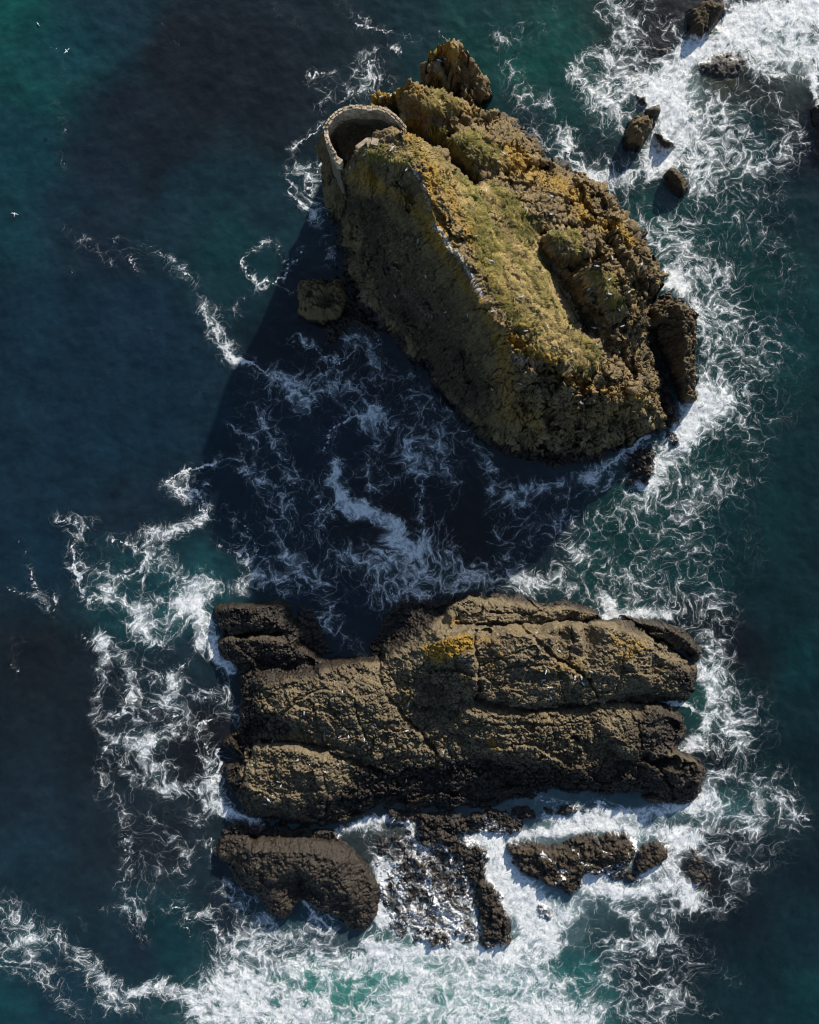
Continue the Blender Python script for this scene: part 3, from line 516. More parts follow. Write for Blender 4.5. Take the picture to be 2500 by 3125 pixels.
# water colours (linear), photograph pixel, radius of influence
def lin(c): return tuple(((v / 255 + 0.055) / 1.055) ** 2.4 if v > 10 else v / 255 / 12.92 for v in c)
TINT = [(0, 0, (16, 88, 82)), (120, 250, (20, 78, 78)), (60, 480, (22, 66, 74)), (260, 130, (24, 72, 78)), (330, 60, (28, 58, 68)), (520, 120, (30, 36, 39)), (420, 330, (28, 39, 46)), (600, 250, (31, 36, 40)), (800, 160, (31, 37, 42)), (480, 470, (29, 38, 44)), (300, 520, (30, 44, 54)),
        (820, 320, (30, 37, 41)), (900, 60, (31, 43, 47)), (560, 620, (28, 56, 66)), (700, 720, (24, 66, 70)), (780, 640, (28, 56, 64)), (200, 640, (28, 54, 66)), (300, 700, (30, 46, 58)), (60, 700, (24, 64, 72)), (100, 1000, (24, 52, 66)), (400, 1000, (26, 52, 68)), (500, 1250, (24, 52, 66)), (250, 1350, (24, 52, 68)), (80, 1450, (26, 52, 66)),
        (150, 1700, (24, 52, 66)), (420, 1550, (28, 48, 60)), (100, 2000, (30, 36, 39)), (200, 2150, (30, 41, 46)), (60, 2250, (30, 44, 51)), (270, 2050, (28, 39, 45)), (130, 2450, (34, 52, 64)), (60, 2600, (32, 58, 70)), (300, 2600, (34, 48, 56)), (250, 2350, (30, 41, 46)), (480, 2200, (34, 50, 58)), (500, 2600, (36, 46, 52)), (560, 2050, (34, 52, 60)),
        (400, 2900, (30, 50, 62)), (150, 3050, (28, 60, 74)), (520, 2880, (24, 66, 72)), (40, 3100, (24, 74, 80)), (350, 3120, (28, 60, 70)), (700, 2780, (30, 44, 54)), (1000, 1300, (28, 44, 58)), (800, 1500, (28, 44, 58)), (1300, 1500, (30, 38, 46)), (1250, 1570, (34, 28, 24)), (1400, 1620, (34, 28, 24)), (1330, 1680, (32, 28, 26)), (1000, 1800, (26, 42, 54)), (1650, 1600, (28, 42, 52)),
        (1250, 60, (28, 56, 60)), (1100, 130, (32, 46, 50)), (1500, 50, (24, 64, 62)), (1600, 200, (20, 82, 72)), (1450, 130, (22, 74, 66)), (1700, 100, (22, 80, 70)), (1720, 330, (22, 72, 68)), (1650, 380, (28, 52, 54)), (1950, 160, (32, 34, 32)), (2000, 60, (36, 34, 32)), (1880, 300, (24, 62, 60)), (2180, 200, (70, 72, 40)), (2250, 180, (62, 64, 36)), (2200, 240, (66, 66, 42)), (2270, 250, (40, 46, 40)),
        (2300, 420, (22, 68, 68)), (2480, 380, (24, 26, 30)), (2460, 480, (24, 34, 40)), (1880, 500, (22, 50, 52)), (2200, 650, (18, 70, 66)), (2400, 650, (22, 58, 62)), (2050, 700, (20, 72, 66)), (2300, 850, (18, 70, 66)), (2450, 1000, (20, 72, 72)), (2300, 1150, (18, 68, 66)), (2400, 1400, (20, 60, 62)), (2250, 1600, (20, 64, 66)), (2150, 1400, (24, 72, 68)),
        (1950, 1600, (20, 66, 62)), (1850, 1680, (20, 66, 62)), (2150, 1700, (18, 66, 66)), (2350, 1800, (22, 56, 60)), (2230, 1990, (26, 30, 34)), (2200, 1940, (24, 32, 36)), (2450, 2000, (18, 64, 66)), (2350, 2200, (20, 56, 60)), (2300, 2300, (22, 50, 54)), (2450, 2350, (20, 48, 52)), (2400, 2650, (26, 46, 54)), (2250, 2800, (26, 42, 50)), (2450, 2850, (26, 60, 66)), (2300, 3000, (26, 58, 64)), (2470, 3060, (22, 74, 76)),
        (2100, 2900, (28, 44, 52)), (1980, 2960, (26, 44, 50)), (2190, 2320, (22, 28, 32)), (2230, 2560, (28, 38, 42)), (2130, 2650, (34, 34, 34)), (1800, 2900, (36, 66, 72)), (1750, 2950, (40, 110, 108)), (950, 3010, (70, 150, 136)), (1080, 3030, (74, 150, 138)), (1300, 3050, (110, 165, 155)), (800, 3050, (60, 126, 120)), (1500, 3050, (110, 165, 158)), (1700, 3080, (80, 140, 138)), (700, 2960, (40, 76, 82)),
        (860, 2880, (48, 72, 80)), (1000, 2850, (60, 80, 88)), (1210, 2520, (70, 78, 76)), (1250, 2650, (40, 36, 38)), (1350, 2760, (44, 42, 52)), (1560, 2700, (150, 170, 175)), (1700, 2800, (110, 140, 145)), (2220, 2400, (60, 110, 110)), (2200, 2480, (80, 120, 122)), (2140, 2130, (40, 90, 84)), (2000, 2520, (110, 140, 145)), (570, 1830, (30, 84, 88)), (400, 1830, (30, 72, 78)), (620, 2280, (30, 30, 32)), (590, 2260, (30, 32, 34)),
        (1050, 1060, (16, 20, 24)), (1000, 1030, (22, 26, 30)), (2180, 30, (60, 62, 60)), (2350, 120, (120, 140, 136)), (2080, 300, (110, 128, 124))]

def sea_height(x, y):
    return 0.16 * fbm(x * 0.16, y * 0.16, 91, 3) + 0.10 * fbm(x * 0.55, y * 0.55, 92, 3)

def foam_field(X, Y):
    """density of foam at sea level over the plan, and the warp that bends its lace"""
    px, py = X / S + CX, CY - Y / S
    warp = swirl(X, Y)
    warp[..., 0] += fbm(X * .7, Y * .7, 13, 3) * .9 + fbm(X * 2.1, Y * 2.1, 15, 2) * .20; warp[..., 1] += fbm(X * .7, Y * .7, 14, 3) * .9 + fbm(X * 2.1, Y * 2.1, 16, 2) * .20
    qx = px + warp[..., 0] / S * .22 + fbm(X * 1.1, Y * 1.1, 5, 4) * 11
    qy = py - warp[..., 1] / S * .22 + fbm(X * 1.1, Y * 1.1, 6, 4) * 11
    calm = 1 - paint(qx, qy, CALM)
    fo = paint(qx, qy, [(a, w_ * (1.12 if s_ >= .76 else 1.75 if w_ < 40 else 1.2), s_ * (.99 if s_ >= .76 else .60)) for a, w_, s_ in FOAM if w_ >= 13] + [(a, w_ * 3.2, s_ * .54) for a, w_, s_ in FOAM if w_ < 13] + [(a, w_, s_ * .66) for a, w_, s_ in BASE]) * calm
    fo *= 1 + 0.34 * fbm(X * 0.22, Y * 0.22, 8, 4)
    fo = np.minimum(fo, .93)
    rx, ry = qx + fbm(X * 2.6, Y * 2.6, 9, 2) * 5, qy + fbm(X * 2.6, Y * 2.6, 10, 2) * 5
    ln = paint(rx, ry, [(a, max(w_ * .62, 4.0), s_) for a, w_, s_ in FOAM if w_ < 13]) * calm
    ln *= 1 + 0.5 * fbm(X * 0.3, Y * 0.3, 18, 3)
    return np.clip(fo, 0, 1), np.clip(ln, 0, 1), warp

def build_sea():
    xs = sea_axis(-68, 68, 0.21, 4000); ys = sea_axis(-84, 84, 0.21, 4000)
    X, Y = np.meshgrid(xs, ys)
    px, py = X / S + CX, CY - Y / S
    fo, ln, warp = foam_field(X, Y)
    # blurred copy: aerated, milky water round the foam
    milky = blur(fo, 14)
    # tint by inverse distance weights on a coarse raster, warped
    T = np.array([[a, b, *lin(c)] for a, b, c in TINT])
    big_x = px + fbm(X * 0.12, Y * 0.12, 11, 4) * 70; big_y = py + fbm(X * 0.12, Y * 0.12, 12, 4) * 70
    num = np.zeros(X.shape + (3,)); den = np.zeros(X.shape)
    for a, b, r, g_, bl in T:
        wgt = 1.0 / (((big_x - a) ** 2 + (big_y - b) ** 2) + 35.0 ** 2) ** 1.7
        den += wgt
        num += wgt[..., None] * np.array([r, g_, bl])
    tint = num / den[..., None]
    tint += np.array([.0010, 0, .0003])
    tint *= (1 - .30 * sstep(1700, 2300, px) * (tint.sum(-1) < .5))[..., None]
    Z = sea_height(X, Y) * sstep(3900, 60, np.hypot(X, Y)) + fo * (0.10 * fbm(X * 1.6, Y * 1.6, 21, 4) + 0.05)
    # a breaking crest along the bottom white water and one over the reef north-east
    idx = np.arange(X.size).reshape(X.shape)
    q = np.stack([idx[:-1, :-1], idx[:-1, 1:], idx[1:, 1:], idx[1:, :-1]], -1).reshape(-1, 4)
    co = np.stack([X, Y, Z], -1).reshape(-1, 3)
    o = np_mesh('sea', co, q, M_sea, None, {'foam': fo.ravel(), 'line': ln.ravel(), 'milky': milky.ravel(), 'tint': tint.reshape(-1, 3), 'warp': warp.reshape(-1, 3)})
    return tag(o, 'dark teal sea streaked with white foam around the rocks', 'sea', None, 'structure')

def sea_material():
    m, t, b = new_mat('sea_water'); N = NB(t)
    g = N.n('ShaderNodeNewGeometry').outputs['Position']
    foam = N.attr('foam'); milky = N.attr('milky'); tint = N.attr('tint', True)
    alpha, fine = foam_alpha(N, g, foam, N.attr('line'), N.attr('warp', True))
    # the water itself: seabed and depth colours, milky where air is beaten in
    depth = N.noise(g, 0.15, 4, 0.6)
    bed = N.noise(g, 0.7, 5, 0.65)
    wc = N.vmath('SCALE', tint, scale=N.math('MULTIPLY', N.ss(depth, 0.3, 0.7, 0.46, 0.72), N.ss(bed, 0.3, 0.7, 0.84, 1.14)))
    wc = N.mix(N.math('MULTIPLY', N.ss(milky, 0.3, 0.95), 0.22), wc, (0.20, 0.34, 0.34))
    white = N.mix(N.ss(fine, 0.36, 0.62), (0.60, 0.64, 0.67), (0.86, 0.86, 0.85))
    N.put(b.inputs['Base Color'], N.mix(alpha, wc, white))
    N.put(b.inputs['Roughness'], N.math('ADD', 0.14, N.math('MULTIPLY', alpha, 0.7)))
    b.inputs['IOR'].default_value = 1.33; b.inputs['Specular IOR Level'].default_value = .85
    wav = N.math('ADD', N.math('MULTIPLY', N.noise(g, 0.8, 3, 0.55), 0.8), N.math('MULTIPLY', N.noise(g, 3.6, 3, 0.6), 0.22))
    N.put(b.inputs['Normal'], N.bump(wav, 0.28, 0.35))
    return m
M_sea = sea_material()
sea = build_sea()

# ------------------------------------------------------------------ the tall stack
def P(x, y, z):
    """plan position given in sea-level pixels -> the pixel at which height z shows there"""
    k = 1 / (1 - z / H); return (CX + (x - CX) * k, CY + (y - CY) * k, z)

B = -1.2
STACK = [
    # foot of the stack, all round
    [(a, b, B) for a, b in [(990, 600), (985, 565), (1010, 540), (1040, 500), (1090, 450), (1130, 400), (1190, 375), (1260, 340), (1320, 312), (1380, 285), (1450, 268), (1500, 282), (1514, 310), (1530, 350), (1580, 378), (1640, 420), (1678, 470), (1692, 492), (1725, 497), (1772, 527), (1816, 556), (1838, 582), (1862, 602), (1877, 640), (1887, 662), (1907, 670), (1942, 695), (1967, 722), (1992, 770), (2020, 822), (2024, 870), (2020, 915), (2010, 960), (2012, 1050), (2026, 1150), (2040, 1215), (2060, 1240), (2078, 1290), (2070, 1310), (1990, 1342), (1915, 1378), (1820, 1420), (1725, 1439), (1650, 1434), (1569, 1419), (1499, 1382), (1453, 1336), (1416, 1299), (1374, 1243), (1318, 1174), (1267, 1127), (1202, 1058), (1128, 988), (1080, 945), (1060, 900), (1048, 830), (1028, 760), (1003, 680), (990, 600)]],
    # main crest (lit edge above the western face)
    [(1062, 464, 22), (1120, 475, 23), (1190, 490, 23.8), (1235, 512, 24), (1274, 538, 24.3), (1303, 592, 24.6), (1323, 686, 25), (1345, 725, 25), (1367, 765, 25), (1397, 783, 25), (1448, 853, 24.6), (1467, 899, 24.2), (1499, 946, 23.6), (1522, 988, 23), (1548, 1020, 22)],
    [(1548, 1020, 22), (1560, 1040, 21.4), (1536, 1066, 20), (1560, 1094, 19.6), (1620, 1112, 18.6), (1680, 1130, 17), (1740, 1150, 15.4), (1790, 1160, 14.2), (1864, 1168, 12.6), (1933, 1180, 10.8), (1980, 1216, 8), (2003, 1260, 4.5), (2031, 1279, 2)],
    [(1576, 1029, 22), (1620, 1060, 20.4), (1678, 1094, 18), (1760, 1120, 15), (1841, 1149, 13)],
    # north-east edge of the main slab
    [(1198, 384, 22.6), (1234, 390, 21.8), (1293, 415, 20.6), (1343, 445, 20), (1392, 489, 19), (1441, 548, 18), (1500, 640, 18), (1565, 711, 18), (1638, 804, 17.6), (1678, 894, 17), (1720, 987, 16), (1752, 1019, 15.4), (1817, 1056, 14), (1836, 1103, 13), (1841, 1149, 12.6)],
    [(1250, 450, 23.6), (1330, 540, 22.8), (1400, 620, 22), (1440, 700, 22), (1500, 790, 21.6), (1570, 870, 21), (1620, 940, 20), (1660, 1020, 18.6)],
    # southern edge of the walled hollow
    [(1198, 384, 22.8), (1150, 410, 23), (1092, 448, 23), (1061, 462, 22.2)],
    [P(1196, 596, 18.6), P(1155, 624, 17.6), P(1118, 648, 17), P(1088, 660, 16.8)],
    # floor and rim of the hollow
    [P(1050, 600, 18.6), P(1090, 580, 18.6), P(1140, 576, 18.8), P(1190, 584, 19)], [P(1062, 640, 17.6), P(1100, 630, 17), P(1150, 605, 17.6)], [P(1075, 655, 16.8)],
    [(975, 402, 19), (985, 372, 20.2), (1020, 342, 20.8), (1050, 326, 21), (1100, 326, 20.6), (1160, 324, 20.6), (1200, 345, 20.6), (1236, 385, 21.2)],
    [P(1010, 575, 12), P(1040, 545, 13), P(1090, 520, 13), P(1150, 505, 13), P(1200, 520, 13)],
    [(998, 470, 15), (1010, 500, 14), (1030, 520, 13)], [(985, 430, 17.5), (1005, 455, 18), (1030, 490, 17.4)], [(1032, 573, 7)], [(1005, 560, 6)],
    # north-western face below the hollow and the gash beside it
    [(1052, 505, 15.5), (1060, 560, 12), (1062, 640, 6.5)], [(1069, 511, 20.4), (1075, 560, 17.4), (1095, 600, 15)], [(1110, 540, 19.6)], [(1150, 580, 17.6)], [(1180, 560, 20.6)],
    [(1057, 671, 4)], [(1054, 746, 2)], [(1110, 690, 9.5)], [(1090, 800, 4)], [(1130, 640, 13)], [(1225, 590, 20.6)],
    # western face
    [(1254, 622, 19.4), (1290, 740, 19), (1350, 840, 19), (1420, 930, 19), (1480, 1030, 18)],
    [(1180, 700, 12.4), (1210, 790, 11.6), (1270, 880, 11.6), (1340, 980, 11.4), (1410, 1070, 11), (1460, 1140, 11)],
    [(1120, 780, 5.6), (1150, 870, 5.2), (1210, 950, 4.6), (1290, 1050, 4.6), (1370, 1150, 4.4), (1430, 1240, 4)],
    [(1180, 850, 8.2)], [(1300, 940, 12.6)], [(1240, 820, 13)], [(1400, 1010, 14.4)], [(1330, 1050, 8)], [(1120, 930, 2)], [(1100, 880, 2.4)],
    # southern block and its cliff
    [(1510, 1180, 12.4), (1490, 1250, 7), (1480, 1310, 3), (1500, 1350, 1)], [(1536, 1120, 17)], [(1560, 1160, 15.4)], [(1600, 1180, 15.6)], [(1560, 1240, 10)], [(1580, 1320, 5)], [(1600, 1385, 1.2)],
    [(1660, 1190, 15.6), (1680, 1250, 12), (1680, 1310, 7.6), (1690, 1380, 2.4), (1700, 1410, 1)], [(1740, 1210, 14.8)], [(1760, 1275, 11.4)], [(1770, 1330, 5.8)], [(1780, 1390, 2)], [(1800, 1216, 13.4)], [(1850, 1236, 11.2)], [(1850, 1300, 6.4)], [(1850, 1360, 2.8)],
    [(1910, 1228, 9.8)], [(1930, 1270, 6)], [(1930, 1320, 3)], [(1980, 1290, 2.2)], [(2020, 1300, 1.2)], [(2050, 1285, 1)],
    # gully in the north and the rocks round it
    [P(1240, 545, 13.5), P(1300, 566, 12.5), P(1345, 602, 11), P(1385, 641, 10), P(1420, 674, 9.4), P(1450, 670, 11)],
    [P(1225, 560, 14)],
    # second knob
    [(1224, 267, 14), (1247, 231, 16.6), (1275, 245, 17), (1308, 252, 17), (1362, 269, 15), (1422, 289, 12), (1456, 309, 9), (1505, 333, 4.6)],
    [(1508, 356, 2.6)], [(1476, 381, 6)], [(1440, 365, 9.6)], [(1400, 360, 12.6)], [(1340, 330, 16.6)], [(1300, 330, 17)], [(1258, 300, 16.8)], [(1262, 360, 15)], [(1226, 340, 12)], [(1350, 380, 14.4)], [(1220, 300, 13)], [(1300, 375, 15.2)], [(1410, 330, 12.6)], [(1460, 345, 8)],
    [P(1260, 405, 9), P(1310, 405, 9), P(1360, 400, 8), P(1420, 390, 6)],
    # small shoulder north-west of the knob
    [(1133, 309, 10)], [(1155, 279, 11)], [(1203, 272, 12)], [(1180, 312, 11)], [(1212, 345, 9.4)], [(1165, 335, 9)],
    # northern pinnacle
    [(1296, 191, 12), (1313, 146, 14), (1345, 134, 15.4), (1370, 126, 16.4), (1400, 138, 15), (1422, 151, 13), (1449, 198, 8.4), (1491, 257, 2.6)],
    [(1370, 126, 16.4), (1380, 165, 15), (1390, 205, 13), (1412, 245, 10.4), (1431, 276, 8)],
    [(1292, 229, 9.4), (1318, 243, 9), (1372, 270, 8), (1431, 298, 5.4), (1486, 310, 1)], [(1325, 185, 14)], [(1345, 205, 14.2)], [(1310, 215, 12.6)], [(1440, 240, 8)], [(1470, 285, 3)],
    # north-eastern buttress
    [(1382, 397, 14.6), (1402, 378, 13.4), (1486, 388, 10), (1550, 402, 7), (1604, 421, 5), (1648, 451, 2.6), (1663, 474, 1)],
    [(1382, 430, 15), (1422, 489, 14.4), (1456, 531, 13.6), (1530, 527, 11.6), (1590, 510, 8.6), (1640, 490, 4)], [(1440, 440, 14.4)], [(1500, 430, 12.4)], [(1500, 480, 13)], [(1560, 460, 9)], [(1600, 480, 7)],
    # eastern terrace
    [(1480, 558, 14), (1530, 550, 12.6), (1600, 540, 10.6), (1680, 515, 6), (1697, 508, 4)], [(1752, 540, 4.4)], [(1799, 568, 4.6)], [(1820, 595, 4.2)], [(1845, 614, 5)], [(1859, 653, 4.6)], [(1892, 681, 9.4), (1924, 706, 8.6), (1952, 734, 7), (1975, 780, 5.4), (2003, 827, 3.4), (2007, 862, 1.6)],
    [(1540, 620, 16)], [(1580, 600, 14)], [(1600, 660, 15.4)], [(1683, 600, 12)], [(1740, 600, 9.4)], [(1700, 670, 13.4)], [(1780, 640, 9)], [(1820, 640, 6.6)], [(1740, 570, 8)], [(1800, 690, 10.4)], [(1850, 700, 10.6)], [(1640, 560, 11)], [(1630, 720, 15.4)], [(1570, 680, 16.6)],
    # inner gully
    [(1650, 728, 14), (1660, 801, 12.4), (1701, 860, 10.6), (1743, 925, 9.6), (1771, 985, 9), (1808, 1030, 9), (1842, 1060, 9.2), (1870, 1110, 9)],
    # hummocks east of it
    [(1672, 710, 16), (1680, 760, 15.4), (1700, 790, 14.6)], [(1720, 730, 16)], [(1760, 780, 15.2)], [(1740, 700, 14.6)], [(1770, 730, 14)], [(1740, 815, 13)],
    [(1771, 838, 14.6), (1790, 890, 14), (1815, 940, 13.4), (1850, 985, 12.4), (1880, 1030, 11)], [(1817, 800, 16)], [(1870, 800, 14.6)], [(1900, 850, 14)], [(1930, 900, 12)], [(1947, 940, 10)], [(1955, 1010, 7.4)], [(1900, 950, 13)], [(1850, 880, 15.2)], [(1940, 1080, 6.6)], [(1890, 1080, 9.4)], [(1930, 780, 10)], [(1880, 745, 12.4)], [(1970, 870, 5.4)], [(1960, 930, 6)],
    [(1900, 1130, 9.6)], [(1960, 1150, 6)], [(1970, 1100, 4)], [(1985, 1200, 5)],
]
STACK_CRACKS = [  # (points px, half width m, depth m)
    ([(1285, 236), (1318, 246), (1372, 272), (1431, 300), (1490, 314)], .8, 3.0), ([(1240, 394), (1290, 408), (1340, 438), (1395, 494), (1450, 550)], .8, 2.2), ([(1340, 432), (1382, 396), (1402, 375), (1480, 385), (1512, 376)], .6, 1.8), ([(1456, 546), (1530, 533), (1620, 509), (1690, 493)], .6, 2.4), ([(1215, 262), (1218, 300), (1212, 350)], .6, 2.0), ([(1480, 400), (1500, 450), (1490, 520)], .35, .9),
    ([(1675, 1195), (1680, 1240), (1685, 1300)], .5, 1.4), ([(1780, 1165), (1776, 1220), (1765, 1290)], .35, .9), ([(1828, 1165), (1825, 1230), (1832, 1290)], .4, 1.2), ([(1905, 1185), (1912, 1240), (1930, 1310)], .5, 1.4), ([(1740, 1255), (1800, 1240), (1850, 1280)], .25, .5),
    ([(1752, 540), (1740, 590), (1745, 620), (1720, 660)], .35, 1.1), ([(1700, 620), (1760, 610), (1820, 600)], .3, .7), ([(1845, 740), (1850, 790), (1900, 830), (1935, 880)], .4, 1.0), ([(1850, 690), (1880, 740), (1890, 780)], .35, .8), ([(1940, 760), (1950, 830), (1960, 900)], .4, 1.0),
    ([(1560, 1160), (1620, 1290), (1700, 1400)], .25, .4), ([(1690, 805), (1760, 812), (1790, 780), (1840, 760)], .7, 2.6), ([(1660, 705), (1720, 685), (1790, 690), (1860, 690)], .6, 2.2), ([(1870, 730), (1890, 790), (1935, 850), (1950, 920)], .7, 2.4), ([(1810, 900), (1850, 960), (1900, 1010)], .4, .8), ([(1060, 560), (1070, 640), (1090, 720)], .6, 1.2), ([(1395, 160), (1420, 200), (1440, 260)], .35, .9), ([(1250, 590), (1300, 700), (1360, 800)], .5, .5), ([(1260, 1010), (1310, 1080), (1330, 1150)], .5, 1.0), ([(1440, 1080), (1420, 1180), (1430, 1260)], .5, .9),
    ([(1400, 320), (1450, 350), (1500, 350)], .3, .8), ([(1440, 345), (1420, 380), (1380, 400)], .3, .7), ([(1590, 1390), (1700, 1400), (1800, 1385)], .25, .5), ([(1540, 450), (1600, 470), (1640, 470)], .3, .6)]
GRASS = [([(1490, 590), (1540, 630), (1590, 690), (1610, 740)], 34, 1.0), ([(1420, 560), (1450, 640), (1500, 740), (1560, 820), (1620, 880)], 42, .9), ([(1560, 850), (1640, 950), (1700, 1010)], 55, .75), ([(1745, 690), (1755, 730), (1765, 775)], 18, .5), ([(1850, 900), (1890, 930)], 24, .6), ([(1660, 1040), (1740, 1070), (1800, 1110)], 34, .85),
         ([(1320, 390), (1380, 440), (1420, 500)], 22, .8), ([(1130, 470), (1190, 480), (1240, 480)], 26, .7), ([(1290, 440), (1370, 540)], 35, .5), ([(1600, 760), (1640, 800), (1660, 880), (1720, 960)], 34, .8), ([(1330, 290), (1390, 320), (1300, 330)], 25, .6), ([(1430, 430), (1500, 470)], 40, .6), ([(1690, 870), (1740, 960)], 26, .6),
         ([(1180, 720), (1250, 860), (1350, 960), (1420, 1060)], 60, .42), ([(1640, 700), (1700, 720)], 24, .7), ([(1800, 850), (1850, 860)], 30, .5), ([(1480, 800), (1540, 900), (1600, 970)], 40, .45), ([(1700, 1040), (1760, 1040), (1810, 1070)], 26, .6)]
STRAW = [([(1560, 860), (1640, 950), (1720, 1020)], 45, .55), ([(1700, 870), (1760, 960)], 34, .9), ([(1640, 600), (1660, 700), (1640, 760)], 24, .7), ([(1660, 1040), (1740, 1070), (1830, 1120)], 30, .6), ([(1180, 720), (1250, 860), (1350, 960), (1420, 1060)], 50, .5), ([(1470, 560), (1520, 650), (1580, 760), (1650, 830)], 16, .75), ([(1320, 300), (1400, 330)], 25, .5), ([(1780, 850), (1830, 900)], 25, .8), ([(1290, 440), (1370, 540), (1420, 620)], 22, .6), ([(1200, 460), (1240, 470)], 16, .7), ([(1530, 770), (1590, 860)], 14, .7), ([(1370, 600), (1400, 700)], 16, .5)]
LICHEN = [([(1250, 420), (1330, 520), (1390, 620), (1440, 720), (1500, 830), (1560, 930), (1620, 1000)], 50, .60), ([(1290, 540), (1320, 640), (1360, 740)], 30, .62), ([(1560, 500), (1620, 530), (1700, 560), (1780, 610)], 50, .62), ([(1310, 160), (1360, 140), (1390, 170)], 40, .75), ([(1250, 270), (1330, 300), (1450, 340)], 34, .58), ([(1140, 300), (1200, 290)], 30, .8),
          ([(1880, 690), (1930, 740)], 26, .75), ([(1780, 660), (1850, 690)], 30, .55), ([(1560, 1040), (1620, 1075), (1680, 1100)], 24, .85), ([(1700, 1150), (1820, 1190), (1960, 1210)], 34, .55), ([(1540, 1150), (1560, 1260), (1640, 1300)], 60, .56), ([(1110, 510), (1160, 570), (1250, 620), (1330, 740), (1420, 870), (1500, 980), (1530, 1090)], 30, .62), ([(985, 390), (1010, 350)], 14, .9), ([(1070, 540), (1130, 570)], 26, .55), ([(985, 440), (1000, 520)], 18, .45),
          ([(1400, 410), (1500, 430), (1600, 470)], 34, .48), ([(1830, 760), (1900, 850), (1940, 960)], 34, .42), ([(1600, 760), (1670, 900), (1740, 1010)], 24, .35), ([(1740, 1250), (1850, 1260), (1930, 1250)], 30, .45), ([(940, 900), (1000, 950)], 40, .4), ([(1240, 370), (1270, 390)], 20, .5), ([(1060, 322)], 8, 1.0)]
GUANO = [([(1262, 520), (1300, 600), (1312, 645)], 11, .78), ([(1325, 690), (1350, 725), (1398, 785), (1430, 830), (1452, 875), (1470, 910)], 11, .9), ([(1557, 1092), (1600, 1105), (1650, 1115)], 10, .72), ([(1600, 1310), (1660, 1340), (1720, 1370)], 22, .45), ([(1650, 1190), (1680, 1200)], 18, .5), ([(1780, 1200), (1800, 1240)], 10, .5), ([(1880, 1230)], 14, .5), ([(1330, 180), (1370, 185)], 8, .4),
         ([(1690, 700), (1720, 690)], 16, .45), ([(1800, 620), (1830, 650)], 16, .35), ([(1062, 465), (1064, 490)], 5, .8), ([(1500, 960), (1520, 1000)], 8, .5), ([(1420, 970), (1440, 990)], 14, .4), ([(1190, 800), (1250, 900), (1300, 960)], 36, .40), ([(1330, 960), (1400, 1080)], 30, .34), ([(1160, 690), (1190, 740)], 24, .36), ([(1100, 900), (1130, 930)], 16, .5), ([(1620, 1180), (1560, 1190)], 14, .35), ([(1200, 350), (1232, 386)], 6, .5)]

DARK_SHADE = [([(1130, 650), (1170, 800), (1260, 930), (1370, 1080), (1440, 1180)], 80, .85), ([(1200, 900), (1320, 1050), (1420, 1200)], 50, .7), ([(1930, 720), (1990, 850), (1960, 950)], 30, .55), ([(1820, 600), (1860, 660)], 20, .55), ([(1640, 440), (1680, 480)], 22, .55), ([(1490, 330), (1440, 240)], 24, .4), ([(1240, 720), (1330, 870), (1420, 1000)], 40, .45), ([(1030, 420), (1120, 390)], 50, .6), ([(1040, 520), (1060, 640)], 30, .6), ([(1480, 1250), (1470, 1320)], 30, .6), ([(1660, 800), (1740, 920), (1810, 1020)], 24, .6), ([(1570, 1390), (1750, 1410)], 22, .6), ([(1960, 1000), (1980, 1180)], 34, .5), ([(1440, 530), (1470, 560)], 18, .6)]  # dark rock with shade painted in: western face, hollow, gullies, eastern crags

def lumps(X, Y, s, scale, stretch=1.0):
    wxx = X + fbm(X * scale, Y * scale, s + 5, 3) * 0.45 / scale; wyy = Y + fbm(X * scale, Y * scale, s + 6, 3) * 0.45 / scale
    f1, f2, cid = voronoi(wxx * scale, wyy * scale * stretch, s)
    return np.clip((f2 - f1) * 2.4, 0, 1) ** 0.6 * (0.55 + 0.6 * cid)

def cobble(X, Y, s, scale, stretch=1.0):
    """flat-topped lumps with narrow deep joints"""
    wxx = X + fbm(X * scale, Y * scale, s + 5, 3) * 0.5 / scale; wyy = Y + fbm(X * scale, Y * scale, s + 6, 3) * 0.5 / scale
    f1, f2, cid = voronoi(wxx * scale, wyy * scale * stretch, s)
    return np.clip((f2 - f1) * 4.2, 0, 1) ** 0.7 * (0.5 + 0.6 * cid)

